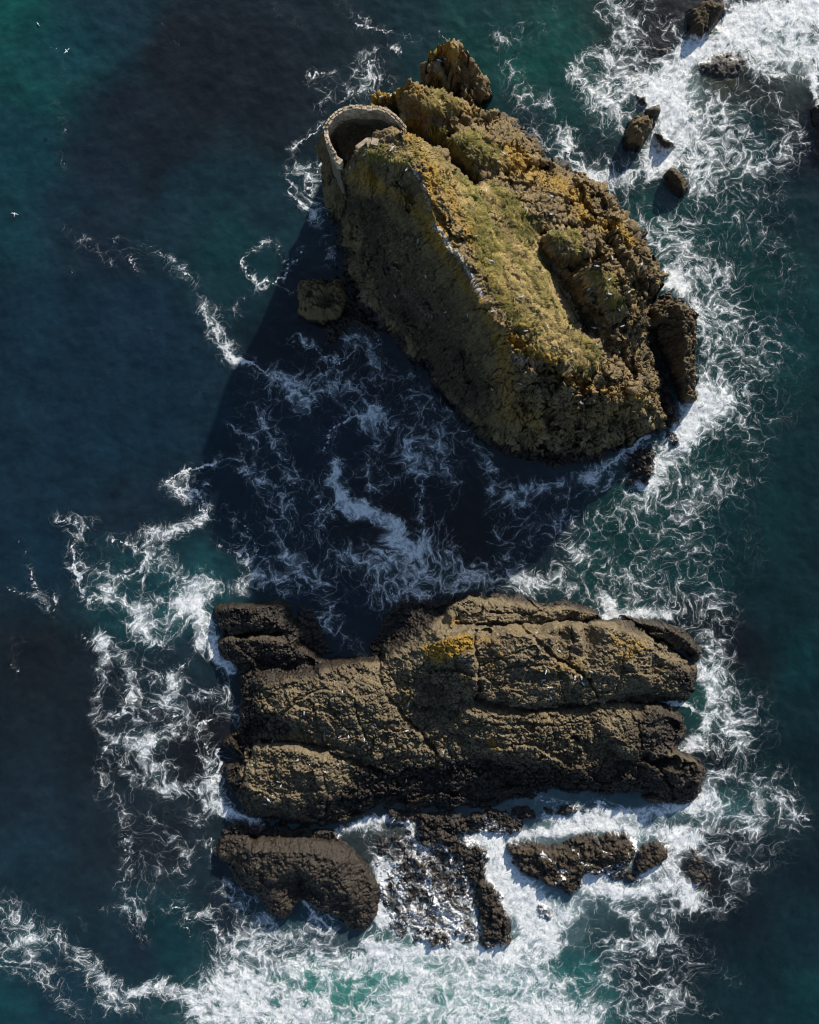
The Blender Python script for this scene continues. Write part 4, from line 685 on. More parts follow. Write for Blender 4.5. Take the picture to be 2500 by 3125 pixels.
def build_stack():
    X, Y = grid_px(955, 2100, 245, 1465, 0.115)
    Z = tin(STACK, X, Y)
    Z = blur(Z, 4)
    px, py = to_px(X, Y, Z)
    gr = paint(px, py, GRASS)
    nz = normals(X, Y, blur(Z, 6))[..., 2]
    flat = sstep(0.45, 0.8, nz)
    for pts, wd, dp in STACK_CRACKS:
        dd = dist_poly(px + fbm(X * .8, Y * .8, 61, 3) * 10, py + fbm(X * .8, Y * .8, 62, 3) * 10, pts) * S
        Z -= dp * np.exp(-(dd / wd) ** 2)
    land = sstep(-1.0, 0.8, Z)
    calm = 1 - .8 * paint(px, py, [([(1010, 400), (1050, 360), (1120, 350), (1190, 370)], 40, 1), ([(1040, 440), (1120, 400)], 40, 1), ([(985, 390), (1040, 335), (1160, 325), (1230, 380)], 16, 1)])
    bold = 1 + 1.1 * paint(px, py, [([(1560, 1120), (1900, 1200)], 110, 1), ([(1600, 1330), (1900, 1300)], 80, 1), ([(1860, 740), (1960, 950)], 70, .8)])
    land = land * calm
    # blocky weathering: tilted facets of three sizes
    wxx = X + fbm(X * .5, Y * .5, 205, 3) * .8; wyy = Y + fbm(X * .5, Y * .5, 206, 3) * .8
    block = .85 * facets(wxx * .24, wyy * .24, 211, 1.1, .7) + .48 * facets(wxx * .62, wyy * .55, 221, .9, .55) + .16 * facets(wxx * 1.5, wyy * 1.4, 231, .8, .6)
    block += .26 * (cobble(X, Y, 241, 1.15) - .6) + .30 * (cobble(X, Y, 251, 2.2) - .6) + .10 * (cobble(X, Y, 255, 4.0) - .6)
    Z += land * bold * (1 - .85 * gr) * block
    led = paint(px, py, [([(1640, 1180), (1800, 1230), (1950, 1230)], 70, 1), ([(1700, 1330), (1880, 1310)], 60, 1), ([(1400, 220), (1450, 260)], 40, .8), ([(1930, 760), (1970, 900), (1960, 1040)], 50, 1), ([(1450, 340), (1620, 460)], 40, .7)])
    lh = 1.5 + .5 * fbm(X * .2, Y * .2, 271, 2); zz = Z + fbm(X * .35, Y * .35, 272, 3) * 1.2
    fr = zz / lh - np.floor(zz / lh)
    Z += led * lh * .75 * (sstep(.55, .95, fr) - fr)
    # tussocks
    tw = 1.1
    f1, f2, cid = voronoi((X + fbm(X * .9, Y * .9, 71, 2) * .5) * tw, (Y + fbm(X * .9, Y * .9, 72, 2) * .5) * tw * 0.9, 33)
    tus = np.sqrt(np.clip(1 - (f1 / 0.72) ** 2, 0, 1)) * (0.4 + 0.8 * cid)
    f1b, f2b, cib = voronoi(X * 2.1 + 5, Y * 2.1, 35)
    tus2 = np.clip(1 - (f1b / 0.7) ** 2, 0, 1) * cib
    Z += flat * gr * (0.78 * tus + 0.30 * tus2)
    Z += flat * (1 - gr) * 0.20 * tus2 * land + flat * gr * .20 * (cobble(X, Y, 281, 1.5) - .6)
    # rough relief along the normal, so that cliffs are broken as well
    n = normals(X, Y, blur(Z, 3))
    steep = 1 - sstep(0.35, 0.75, n[..., 2])
    d3 = fbm3(X * .45, Y * .45, Z * .28, 41, 4, .55) * (0.35 + 1.15 * steep) + fbm3(X * 1.5, Y * 1.5, Z * 1.0, 45, 3, .6) * (0.2 + 0.55 * steep)
    d3 += .75 * steep * (cobble(X * 1.0 + .5 * Y, Z * .5 + .3 * X, 261, .6) - .6) + .45 * steep * (cobble(X + .4 * Y, Z * .7 + .2 * X, 265, 1.3) - .6)
    d3 *= land * (1 - .6 * gr)
    Pn = np.stack([X, Y, Z], -1) + n * d3[..., None]
    px, py = to_px(Pn[..., 0], Pn[..., 1], Pn[..., 2])
    jx = fbm(X * .5, Y * .5, 81, 4) * 14; jy = fbm(X * .5, Y * .5, 82, 4) * 14
    ax, ay = px + jx, py + jy
    attrs = {'grass': paint(ax, ay, GRASS) * sstep(.3, .6, nz + .1), 'straw': paint(ax, ay, STRAW), 'lichen': paint(ax, ay, LICHEN), 'guano': paint(ax, ay, GUANO),
             'wet': sstep(3.2, 1.0, Pn[..., 2] + fbm(X * .3, Y * .3, 83, 3) * 1.6),
             'dark_shade': paint(ax, ay, DARK_SHADE)}
    attrs['dark_shade'] = np.maximum(attrs['dark_shade'], .42 * sstep(.6, .35, nz) * sstep(1600, 1480, ax))  # steep western faces darkened in colour to deepen their shade
    regions = [('pinnacle', [(1280, 110), (1400, 110), (1510, 250), (1515, 320), (1480, 318), (1430, 300), (1310, 245), (1285, 235)]),
               ('rock_knob', [(1120, 262), (1220, 262), (1245, 222), (1310, 246), (1430, 284), (1520, 325), (1520, 370), (1480, 385), (1400, 374), (1382, 397), (1343, 436), (1284, 405), (1240, 390), (1215, 360), (1130, 345)]),
               ('rock_buttress', [(1382, 397), (1402, 374), (1490, 380), (1670, 440), (1690, 490), (1640, 505), (1530, 535), (1456, 550), (1400, 496), (1343, 436)]),
               ('grass_slope', [(1274, 538), (1234, 392), (1293, 412), (1343, 442), (1441, 546), (1500, 640), (1480, 560), (1600, 560), (1650, 728), (1660, 801), (1743, 925), (1842, 1060), (1841, 1149), (1678, 1094), (1576, 1029), (1548, 1020), (1499, 946), (1448, 853), (1397, 783), (1345, 725), (1323, 686), (1303, 592)]),
               ('cliff_face', [(1062, 464), (1190, 490), (1274, 538), (1303, 592), (1323, 686), (1345, 725), (1397, 783), (1448, 853), (1499, 946), (1548, 1020), (1536, 1066), (1536, 1120), (1510, 1180), (1480, 1310), (1490, 1400), (1300, 1200), (1000, 900), (960, 600), (1000, 520)]),
               ('headland', [(1536, 1066), (1576, 1029), (1678, 1094), (1841, 1149), (1990, 1200), (2100, 1230), (2090, 1330), (1800, 1460), (1560, 1440), (1490, 1400), (1480, 1310), (1510, 1180), (1536, 1120)])]
    lab = np.zeros(X.shape, int)
    for i, (nm, poly) in enumerate(regions):
        lab[(lab == 0) & inside(ax, ay, poly)] = i + 1
    root = empty('sea_stack', (10, 30, 0))
    tag(root, 'tall sea stack with lichen, grassy slope and a ruined wall on top', 'sea stack')
    keep = Pn[..., 2] > -1.0
    Pn[..., 0] -= 10; Pn[..., 1] -= 30
    obs = grid_parts(Pn, keep, lab, ['rock_terrace'] + [r[0] for r in regions], M_stack, root, attrs)
    lb = {'pinnacle': 'pointed lichen-covered pinnacle', 'grass_slope': 'sunlit slope of grass tussocks and gold lichen', 'cliff_face': 'shaded steep dark cliff', 'headland': 'blunt headland cliff with vertical cracks'}
    for o in obs:
        nm = o.name.split('.')[0]
        if nm in lb: o['label'] = lb[nm]
    return root, X, Y, Z, gr * flat
stack, SX, SY, SZ, SGR = build_stack()

# ------------------------------------------------------------------ the low islet
ISLET_OUT = [(651, 1843), (670, 1833), (785, 1836), (850, 1820), (901, 1822), (915, 1870), (943, 1935), (971, 1973), (1000, 1998), (1060, 2000), (1128, 1998), (1140, 1985), (1157, 1949), (1205, 1895), (1203, 1830), (1296, 1838), (1361, 1843), (1427, 1808), (1482, 1799), (1575, 1799), (1641, 1831), (1700, 1826), (1768, 1825), (1829, 1853), (1851, 1884), (1933, 1884), (2010, 1885), (2082, 1904), (2132, 1957), (2161, 2014), (2139, 2047), (2123, 2102), (2117, 2149), (2038, 2144), (2082, 2167), (2117, 2207), (2095, 2257), (2062, 2284), (2128, 2293), (2156, 2328), (2145, 2427), (2093, 2462), (2005, 2460), (1906, 2435), (1796, 2435), (1652, 2430), (1610, 2470), (1500, 2490), (1400, 2500), (1290, 2500), (1200, 2480), (1151, 2478), (1104, 2499), (1023, 2537), (948, 2530), (797, 2512), (739, 2487), (720, 2440), (700, 2415), (670, 2395), (668, 2344), (697, 2316), (654, 2283), (683, 2237), (730, 2218), (723, 2121), (723, 2047), (716, 2028), (660, 2010), (654, 1935), (644, 1889), (651, 1843)]
ISLET = [
    [(a, b, B) for a, b in ISLET_OUT],
    [(672, 1860, 1.8), (700, 1850, 2.4), (780, 1855, 2.6), (850, 1845, 1.8)], [(690, 1900, 2.4)], [(770, 1890, 2.8)], [(850, 1895, 2.2)], [(700, 1922, 1.8)], [(790, 1920, 1.8)], [(885, 1850, 1)],
    [(664, 1936, .2), (740, 1940, 1.3), (850, 1932, 1.7), (915, 1925, 1.0)],
    [(680, 1965, 2), (740, 1955, 2.8), (800, 1955, 3.2), (880, 1972, 2.6), (950, 2005, 1.6)], [(690, 2000, 1.8)], [(770, 2000, 2.8)], [(850, 2010, 2.4)],
    [(730, 2036, .6), (800, 2034, 1.4), (880, 2038, 1.7), (960, 2032, 1.6), (1030, 2010, 1)],
    [(800, 2080, 3.6), (880, 2080, 4.4), (950, 2070, 4.2), (1040, 2032, 3.8), (1090, 2022, 3.6), (1140, 2035, 4)], [(745, 2090, 1.6)], [(742, 2180, 1.6)], [(1095, 2008, 1)],
    [(860, 2150, 5), (930, 2140, 5.6), (1000, 2140, 5.8), (1100, 2110, 5.8), (1150, 2090, 5.4)], [(870, 2185, 5)], [(800, 2180, 2.6)], [(820, 2130, 4)], [(745, 2210, 1)], [(820, 2220, 2)],
    [(1000, 2200, 5.8)], [(1100, 2190, 6)], [(1190, 2200, 5.6)], [(1020, 2262, 5)], [(1100, 2262, 5.2)], [(1220, 2255, 5)], [(920, 2230, 4.6)], [(1080, 2300, 4)], [(1260, 2270, 4.6)],
    [(1350, 1955, 9), (1400, 1945, 10.2), (1445, 1940, 10.4)], [(1400, 2000, 10)], [(1448, 2000, 10.2)], [(1455, 2060, 9)], [(1300, 1972, 6.8)], [(1250, 1988, 5.2)], [(1200, 2004, 4.6)], [(1176, 2030, 4)], [(1250, 2060, 5.8)], [(1220, 2120, 5.2)], [(1330, 2030, 7.8)], [(1380, 2060, 6.8)],
    [(1285, 1934, 4.6), (1360, 1920, 7), (1452, 1921, 8.4)], [(1250, 1905, 1.6), (1320, 1885, 2), (1350, 1895, 3)], [(1200, 1955, 1.2)], [(1170, 1985, 1.6)], [(1280, 1860, .8)],
    [(1462, 2110, 7)], [(1470, 1930, 8.2), (1467, 2040, 7.8), (1474, 2110, 7)], [(1560, 1930, 7.6)], [(1650, 1950, 7.2)], [(1690, 1918, 6.6)], [(1760, 1915, 6)], [(1850, 1915, 6)], [(1900, 1918, 5.4)], [(1930, 1950, 6.2)], [(2000, 1990, 5.2)], [(2060, 2030, 4)], [(2100, 2055, 2.8)], [(2110, 2095, 2.2)],
    [(1600, 2040, 7.6)], [(1700, 2040, 7.2)], [(1800, 2040, 7)], [(1900, 2010, 7.2)], [(1960, 2060, 5.6)], [(1500, 2135, 6.4), (1600, 2145, 6.3), (1740, 2138, 6), (1820, 2115, 5.8), (1890, 2085, 5.6), (1980, 2085, 4), (2060, 2085, 2.8)], [(2040, 2112, 2.2)], [(2090, 2130, 2)],
    [(1470, 2142, 4.8), (1537, 2163, 4.6), (1608, 2169, 4.5), (1741, 2163, 4.3), (1818, 2148, 3.8), (1900, 2130, 2.8), (1961, 2146, 1.8), (2030, 2144, .4)],
    [(1375, 1858, 3.6), (1430, 1824, 3.6), (1480, 1850, 4.2), (1560, 1850, 3.8), (1640, 1862, 3.6), (1760, 1862, 3.2), (1820, 1876, 2)], [(1500, 1812, 1)], [(1585, 1818, 1)], [(1430, 1880, 4.8)], [(1560, 1885, 4.2)], [(1720, 1840, 1.4)],
    [(1400, 1904, 4.2), (1470, 1906, 4.6), (1550, 1905, 4.4), (1680, 1899, 3.2), (1750, 1896, 2.2), (1840, 1890, 1)],
    [(1900, 1900, 3)], [(1940, 1896, 3.2), (2020, 1915, 3.6), (2080, 1940, 3.2), (2130, 1990, 2.2)], [(1928, 1908, 3.2), (2016, 1958, 2.4), (2060, 1988, 1.8), (2126, 2028, .2)],
    [(1300, 2150, 4.4)], [(1400, 2125, 5.4)], [(1450, 2120, 6.8)], [(1350, 2220, 3.4)], [(1420, 2155, 5)], [(1320, 2090, 5.4)],
    [(1425, 2175, 5.8), (1480, 2180, 5.9), (1550, 2188, 5.6), (1700, 2186, 5.4), (1800, 2184, 5)], [(1390, 2230, 5)], [(1490, 2255, 5.3)], [(1600, 2240, 5.4)], [(1700, 2240, 5.3)], [(1780, 2230, 4.9)], [(1560, 2304, 4.6), (1686, 2336, 4.3), (1774, 2340, 4)], [(1300, 2290, 3.8)], [(1385, 2318, 3.6)], [(1200, 2310, 4)], [(1440, 2290, 3)], [(1500, 2300, 3)],
    [(1500, 2340, 1.9), (1600, 2345, 2.2), (1686, 2368, 2.2), (1800, 2378, 1.8)], [(1300, 2390, 1.8)], [(1500, 2420, 1)], [(1150, 2410, 2.2)], [(1650, 2410, .8)], [(1400, 2450, .7)], [(1250, 2450, .9)], [(1750, 2410, .9)],
    [(1829, 2196, 5.4), (1870, 2240, 5.3), (1922, 2298, 4.9)], [(1812, 2215, 4.4), (1850, 2290, 3), (1905, 2322, 2.6)], [(1900, 2190, 4.9)], [(2010, 2176, 4)], [(2080, 2196, 2.6)], [(2070, 2250, 2.2)], [(1990, 2280, 3.6)], [(1950, 2240, 4.7)], [(2055, 2274, 1)],
    [(1925, 2318, 2.4), (1961, 2317, 1.8), (2050, 2292, .6)],
    [(1977, 2330, 3.6), (2020, 2312, 3.8), (2060, 2306, 3.8), (2120, 2318, 2.8)], [(2140, 2350, 2.6)], [(2130, 2400, 2)], [(2080, 2345, 4)], [(2020, 2360, 3.2)], [(2040, 2420, 2)], [(1950, 2400, 1.8)], [(1880, 2360, 2.4)], [(1850, 2410, 1)], [(2000, 2440, .9)], [(2100, 2440, .9)],
    [(790, 2290, 3.2), (850, 2285, 4), (920, 2290, 4.6), (1000, 2318, 4.6)], [(850, 2350, 5.2)], [(930, 2380, 5.2)], [(1010, 2370, 4.6)], [(760, 2360, 3.4)], [(760, 2430, 2.8)], [(830, 2440, 4)], [(950, 2450, 3.6)], [(1060, 2400, 3)], [(850, 2490, 2)], [(770, 2478, 1.2)], [(950, 2502, 1.2)], [(1050, 2480, 1.4)], [(1120, 2455, 1.4)],
    [(735, 2290, .9), (800, 2262, 1.8), (900, 2265, 2.6), (1000, 2287, 3.2), (1080, 2322, 3.2)],
    [(690, 2262, .9)], [(720, 2242, 1.1)], [(700, 2345, 1.5)], [(700, 2390, 1.1)], [(735, 2330, .6)],
]
ISLET_CRACKS = [([(1448, 1922), (1452, 1980), (1460, 2040), (1463, 2102), (1455, 2140)], .28, .9), ([(1455, 2140), (1537, 2162), (1608, 2168), (1741, 2162), (1818, 2146), (1961, 2146), (2043, 2144)], .35, .8), ([(1590, 1910), (1652, 1965), (1697, 2014), (1796, 2069), (1823, 2130)], .32, .9), ([(1749, 1900), (1752, 1970), (1735, 2020)], .26, .7), ([(1400, 1905), (1550, 1907), (1680, 1900), (1850, 1888)], .3, .8),
                ([(1928, 1897), (2016, 1950), (2060, 1980), (2126, 2022)], .4, 1.1), ([(1465, 2036), (1550, 2000), (1640, 1968)], .12, .4), ([(1465, 2055), (1575, 2036), (1668, 2026)], .12, .4), ([(1697, 2014), (1710, 2080), (1725, 2140)], .2, .5), ([(1700, 2020), (1770, 2040), (1800, 2080)], .2, .5), ([(1155, 1990), (1160, 2060), (1185, 2130), (1235, 2190), (1300, 2260), (1340, 2300)], .35, .9), ([(1640, 2010), (1560, 2110)], .1, .25),
                ([(860, 2180), (900, 2140), (950, 2115), (1000, 2100)], .2, .5), ([(800, 2265), (900, 2262), (1000, 2290), (1080, 2325), (1180, 2360)], .35, .7), ([(1000, 2120), (1010, 2180), (1060, 2220), (1130, 2240)], .2, .5), ([(1085, 2130), (1090, 2200), (1120, 2260)], .2, .5), ([(960, 2150), (970, 2230), (990, 2280)], .2, .5), ([(985, 2350), (1000, 2420), (990, 2490)], .25, .5), ([(1460, 1810), (1475, 1860), (1450, 1900)], .2, .5), ([(1500, 1870), (1600, 1880), (1700, 1850)], .18, .5),
                ([(1910, 1990), (1900, 2050), (1880, 2100)], .15, .4), ([(1430, 2200), (1560, 2210), (1700, 2215), (1800, 2200)], .16, .4), ([(1945, 2190), (1960, 2250), (1950, 2300)], .22, .5), ([(2000, 2330), (2040, 2380), (2060, 2440)], .25, .5), ([(2080, 2310), (2110, 2350), (2145, 2360)], .2, .4), ([(660, 1935), (760, 1942), (850, 1935)], .3, .6), ([(1300, 1940), (1310, 2010), (1270, 2060)], .18, .35), ([(1365, 1960), (1362, 2030)], .16, .4), ([(730, 2400), (760, 2300)], .25, .5)]
ISLET_LICHEN = [([(1320, 1985), (1360, 1972), (1425, 1962)], 30, 1.1), ([(1340, 2005), (1390, 2000)], 20, .7), ([(1475, 1950), (1510, 1960)], 22, .5), ([(1500, 2040), (1520, 2000)], 24, .5), ([(1560, 1925), (1640, 1920)], 24, .42), ([(1880, 1960), (1950, 1970), (1900, 2010)], 40, .56), ([(1700, 2030), (1760, 2030)], 40, .45), ([(1235, 2090), (1240, 2130)], 20, .45), ([(1500, 2260), (1520, 2280)], 16, .75), ([(1420, 2070)], 20, .6), ([(1560, 2180), (1700, 2190)], 26, .4), ([(800, 2350), (860, 2400)], 40, .3), ([(1360, 1890), (1400, 1900)], 20, .55), ([(1650, 2100), (1750, 2090)], 50, .3), ([(1300, 2050), (1250, 2150)], 40, .25)]
ISLET_GUANO = [([(1410, 2010), (1440, 2030)], 14, .62), ([(1620, 2060), (1690, 2090)], 30, .25), ([(1760, 2010), (1800, 2050)], 20, .35), ([(820, 2420), (840, 2450)], 18, .3), ([(1390, 1850), (1430, 1850)], 18, .35), ([(1870, 2260), (1900, 2280)], 10, .5), ([(900, 2310), (960, 2330)], 30, .2)]

def build_islet():
    X, Y = grid_px(630, 2175, 1785, 2555, 0.115)
    Z = blur(tin(ISLET, X, Y), 3)
    px, py = to_px(X, Y, Z)
    wj = fbm(X * .7, Y * .7, 161, 3) * 9; wk = fbm(X * .7, Y * .7, 162, 3) * 9
    for pts, wd, dp in ISLET_CRACKS:
        dd = dist_poly(px + wj, py + wk, pts) * S
        Z -= 1.25 * dp * np.exp(-(dd / (wd * .75)) ** 2)
    land = sstep(-1.0, 0.6, Z)
    calm = paint(px, py, [([(1480, 1930), (1600, 1980), (1600, 2080)], 90, .75), ([(1700, 1930), (1900, 2000)], 80, .6), ([(1400, 1990)], 60, .4), ([(2000, 2240), (2060, 2380)], 80, .5), ([(1980, 1950), (2080, 1970)], 40, .4)])
    wxx = X + fbm(X * .5, Y * .5, 405, 3) * .7; wyy = Y + .12 * X + fbm(X * .5, Y * .5, 406, 3) * .7
    Z += land * (.72 * facets(wxx * .16, wyy * .30, 411, 1.0, .5) + .40 * facets(wxx * .42, wyy * .75, 421, .9, .55) + .17 * facets(wxx * 1.0, wyy * 1.6, 431, .8, .6))
    mod = .5 + .7 * np.clip(fbm(X * .16, Y * .16, 151, 3) * 1.4 + .3, 0, 1)
    Z += land * (mod * (1 - .55 * calm) * .58 * (cobble(X, Y, 101, 1.0) - .6) + (1 - .25 * calm) * .38 * (cobble(X, Y, 111, 1.8, 1.3) - .6) + .15 * (cobble(X, Y, 115, 3.6, 1.3) - .6) + .5 * fbm(X * .3, Y * .3, 121, 5))
    Z += land * .08 * fbm(X * 3, Y * 3, 131, 2)
    n = normals(X, Y, blur(Z, 3)); steep = 1 - sstep(.4, .8, n[..., 2])
    d3 = fbm3(X * .6, Y * .6, Z * .6, 141, 4, .55) * (.12 + .5 * steep) * land
    Pn = np.stack([X, Y, Z], -1) + n * d3[..., None]
    px, py = to_px(Pn[..., 0], Pn[..., 1], Pn[..., 2])
    jx = fbm(X * .5, Y * .5, 181, 4) * 12; jy = fbm(X * .5, Y * .5, 182, 4) * 12
    ax, ay = px + jx, py + jy
    weed = paint(ax, ay, [([(760, 2080), (860, 2050), (960, 2030)], 40, .6), ([(780, 2200), (860, 2230)], 40, .65), ([(1200, 2390), (1400, 2350), (1560, 2350), (1750, 2380)], 40, .75), ([(1100, 2330), (1180, 2400)], 36, .55), ([(760, 2460), (740, 2400)], 26, .6), ([(940, 2470), (1060, 2440)], 34, .6), ([(2000, 2180), (2080, 2220)], 40, .6), ([(1960, 2340), (2060, 2330)], 34, .5), ([(2060, 2040), (2090, 2080)], 26, .6), ([(680, 1870), (880, 1880)], 70, .9), ([(680, 1980), (900, 2000)], 50, .9), ([(740, 2060), (960, 2030), (1080, 2005)], 34, .8), ([(745, 2100), (760, 2220)], 50, .8), ([(700, 2260), (700, 2400)], 40, .95), ([(1200, 1930), (1300, 1880), (1260, 1860)], 45, .9), ([(1500, 1805), (1640, 1825), (1800, 1850)], 22, .8),
                          ([(1920, 1895), (2060, 1930), (2150, 2010)], 34, .8), ([(2110, 2060), (2100, 2140)], 34, .75), ([(2060, 2200), (1960, 2230)], 70, .62), ([(2080, 2260), (1980, 2280)], 40, .7), ([(1900, 2370), (2050, 2400), (2120, 2370)], 70, .85), ([(1200, 2440), (1450, 2420), (1700, 2400), (1850, 2410)], 75, .95), ([(1400, 2360), (1700, 2370)], 30, .8), ([(1000, 2480), (1150, 2450)], 60, .8), ([(760, 2490), (900, 2510)], 24, .7), ([(1100, 2400), (1250, 2370)], 45, .6), ([(2040, 2130), (1920, 2135)], 20, .7), ([(1160, 1990), (1210, 1960)], 30, .7)])  # weed near the water, plus shade painted on southern slopes and shadowed foot
    wet = np.maximum(sstep(2.3, .7, Pn[..., 2] + fbm(X * .3, Y * .3, 183, 3) * 1.2), weed)
    zero = np.zeros(X.shape)
    attrs = {'grass': zero, 'straw': zero, 'dark_shade': paint(ax, ay, [([(1300, 2120), (1380, 2180)], 60, .5), ([(1840, 2250), (1890, 2310)], 40, .5), ([(820, 2190)], 40, .5)]), 'lichen': paint(ax, ay, ISLET_LICHEN), 'guano': paint(ax, ay, ISLET_GUANO), 'wet': wet}  # dark strokes paint shade onto facets turned from the sun
    R = [('rock_mound', 'mound bright with golden lichen', [(1170, 2000), (1290, 1925), (1449, 1915), (1452, 1980), (1460, 2040), (1463, 2102), (1455, 2145), (1300, 2260), (1235, 2190), (1185, 2130), (1160, 2060)]),
         ('rock_ledge', None, [(1340, 1850), (1427, 1800), (1600, 1790), (1850, 1840), (1860, 1888), (1680, 1900), (1550, 1907), (1400, 1906), (1340, 1890)]),
         ('rock_slab', 'cracked olive slab with thin joints', [(1449, 1915), (1590, 1908), (1652, 1965), (1697, 2014), (1725, 2165), (1608, 2168), (1537, 2162), (1455, 2145), (1463, 2102), (1460, 2040)]),
         ('rock_slab', None, [(1590, 1908), (1680, 1900), (1860, 1888), (1928, 1897), (2016, 1950), (2126, 2022), (2170, 2050), (2130, 2150), (2043, 2144), (1961, 2146), (1818, 2146), (1725, 2165), (1697, 2014), (1652, 1965)]),
         ('rock_slab', None, [(1860, 1888), (1928, 1870), (2100, 1890), (2180, 2010), (2126, 2022), (2060, 1980), (2016, 1950), (1928, 1897)]),
         ('rock_terrace', None, [(1455, 2145), (1537, 2162), (1608, 2168), (1741, 2162), (1818, 2150), (1829, 2196), (1812, 2220), (1850, 2295), (1800, 2360), (1686, 2345), (1560, 2310), (1400, 2330), (1300, 2260)]),
         ('rock_lobe', 'brown rounded lobe beside a white inlet', [(1818, 2150), (1961, 2146), (2043, 2144), (2130, 2180), (2130, 2250), (2060, 2290), (1925, 2320), (1850, 2295), (1812, 2220), (1829, 2196)]),
         ('rock_lobe', None, [(1925, 2320), (2060, 2288), (2170, 2290), (2170, 2470), (1950, 2470), (1860, 2400)]),
         ('rock_dome', 'low olive dome speckled white', [(735, 2290), (800, 2265), (900, 2262), (1000, 2290), (1080, 2325), (1120, 2460), (1020, 2545), (800, 2520), (730, 2490)]),
         ('weedy_lobe', 'dark brown weed-covered lobes', [(630, 1820), (910, 1800), (990, 2000), (1040, 2010), (880, 2038), (730, 2036), (640, 2020)])]
    lab = np.zeros(X.shape, int)
    for i, (nm, _, poly) in enumerate(R):
        lab[(lab == 0) & inside(px + wj, py + wk, poly)] = i + 1
    root = tag(empty('rock_islet', (5, -30, 0)), 'broad flat dark rock islet with cracked slabs and one golden lichen mound', 'islet')
    keep = Pn[..., 2] > -.9
    Pn[..., 0] -= 5; Pn[..., 1] += 30
    obs = grid_parts(Pn, keep, lab, ['bedrock'] + [r[0] for r in R], M_islet, root, attrs)
    labs = [None] + [r[1] for r in R]
    for o, l in zip(obs, labs):
        if l: o['label'] = l
    return root
islet = build_islet()

# ------------------------------------------------------------------ smaller rocks
def skerry(name, label, poly, height, mat=None, wet=.6, lich=0.0, rough=1.0, ridge=None, sd=0, edge=1.6, res=0.115, group=None, wash=.85):
    """rock with a traced waterline: dome over the outline, with optional ridge lines (px, z), broken into lumps"""
    mat = mat or M_weed
    mx = sum(q[0] for q in poly) / len(poly); my = sum(q[1] for q in poly) / len(poly)
    poly = [(mx + (a - mx) * 1.04 + (5 if a > mx else -5), my + (b - my) * 1.04 + (5 if b > my else -5)) for a, b in poly]
    xs = [p[0] for p in poly]; ys = [p[1] for p in poly]
    X, Y = grid_px(min(xs) - 18, max(xs) + 18, min(ys) - 18, max(ys) + 18, res)
    jx = fbm(X * .5, Y * .5, 300 + sd, 4) * 17; jy = fbm(X * .5, Y * .5, 301 + sd, 4) * 17
    px, py = X / S + CX + jx, CY - Y / S + jy
    dd = signed_poly(px, py, poly) * S
    dm = max(dd.max(), .3)
    t = np.clip(dd / min(edge, dm), 0, 1)
    if ridge:
        ring = [(mx + (a - mx) * .88, my + (b - my) * .88, height * .42) for a, b in poly + [poly[0]]]
        Z = tin([[(a, b, -.3) for a, b in poly + [poly[0]]], ring] + ridge, X, Y); Z = blur(np.where(dd > 0, Z, np.minimum(Z, dd - .3)), 3)
    else:
        Z = height * (1 - (1 - t) ** 2.2) * (.72 + .28 * np.clip(dd / dm, 0, 1)) + np.minimum(dd, 0) * 1.2 - .35
    land = sstep(-.8, .5, Z)
    Z += rough * land * (.26 * (lumps(X, Y, 310 + sd, 1.0) - .5) + .30 * (cobble(X, Y, 320 + sd, 1.7) - .6) + .12 * (cobble(X, Y, 325 + sd, 3.4) - .6) + .65 * fbm(X * .5, Y * .5, 330 + sd, 5, .58))
    Z += rough * land * (.30 * facets(X * .5, Y * .5, 350 + sd, 1.0, .6) + .16 * facets(X * 1.2, Y * 1.2, 360 + sd, .9, .6))
    n = normals(X, Y, blur(Z, 3))
    d3 = fbm3(X * .9, Y * .9, Z * .9, 340 + sd, 3, .55) * .3 * land
    Pn = np.stack([X, Y, Z], -1) + n * d3[..., None]
    o_ = np.ones(X.shape)
    fo, ln, warp = foam_field(X, Y)
    attrs = {'runnel': ln * sstep(2.6, 1.6, Pn[..., 2]), 'wash': np.clip(fo * wash, 0, .93) * sstep(1.5, .25, Pn[..., 2]), 'warp': warp, 'dark_shade': o_ * 0, 'grass': o_ * 0, 'straw': o_ * 0, 'lichen': o_ * lich, 'guano': o_ * 0.02, 'wet': np.maximum(o_ * wet * .85, sstep(1.9, .4, Pn[..., 2]))}
    cx, cy = X.mean(), Y.mean()
    keep = (Pn[..., 2] > -.8)
    Pn[..., 0] -= cx; Pn[..., 1] -= cy
    ny, nx = X.shape; idx = np.arange(ny * nx).reshape(ny, nx)
    q = np.stack([idx[:-1, :-1], idx[:-1, 1:], idx[1:, 1:], idx[1:, :-1]], -1).reshape(-1, 4)
    q = q[(keep[:-1, :-1] | keep[1:, :-1] | keep[:-1, 1:] | keep[1:, 1:]).ravel()]
    used, inv = np.unique(q.ravel(), return_inverse=True)
    o = np_mesh(name, Pn.reshape(-1, 3)[used], inv.reshape(-1, 4), mat, None, {k: (a.reshape(-1, 3) if a.ndim == 3 else a.ravel())[used] for k, a in attrs.items()})
    o.location = (cx, cy, 0)
    return tag(o, label, 'rock', group)

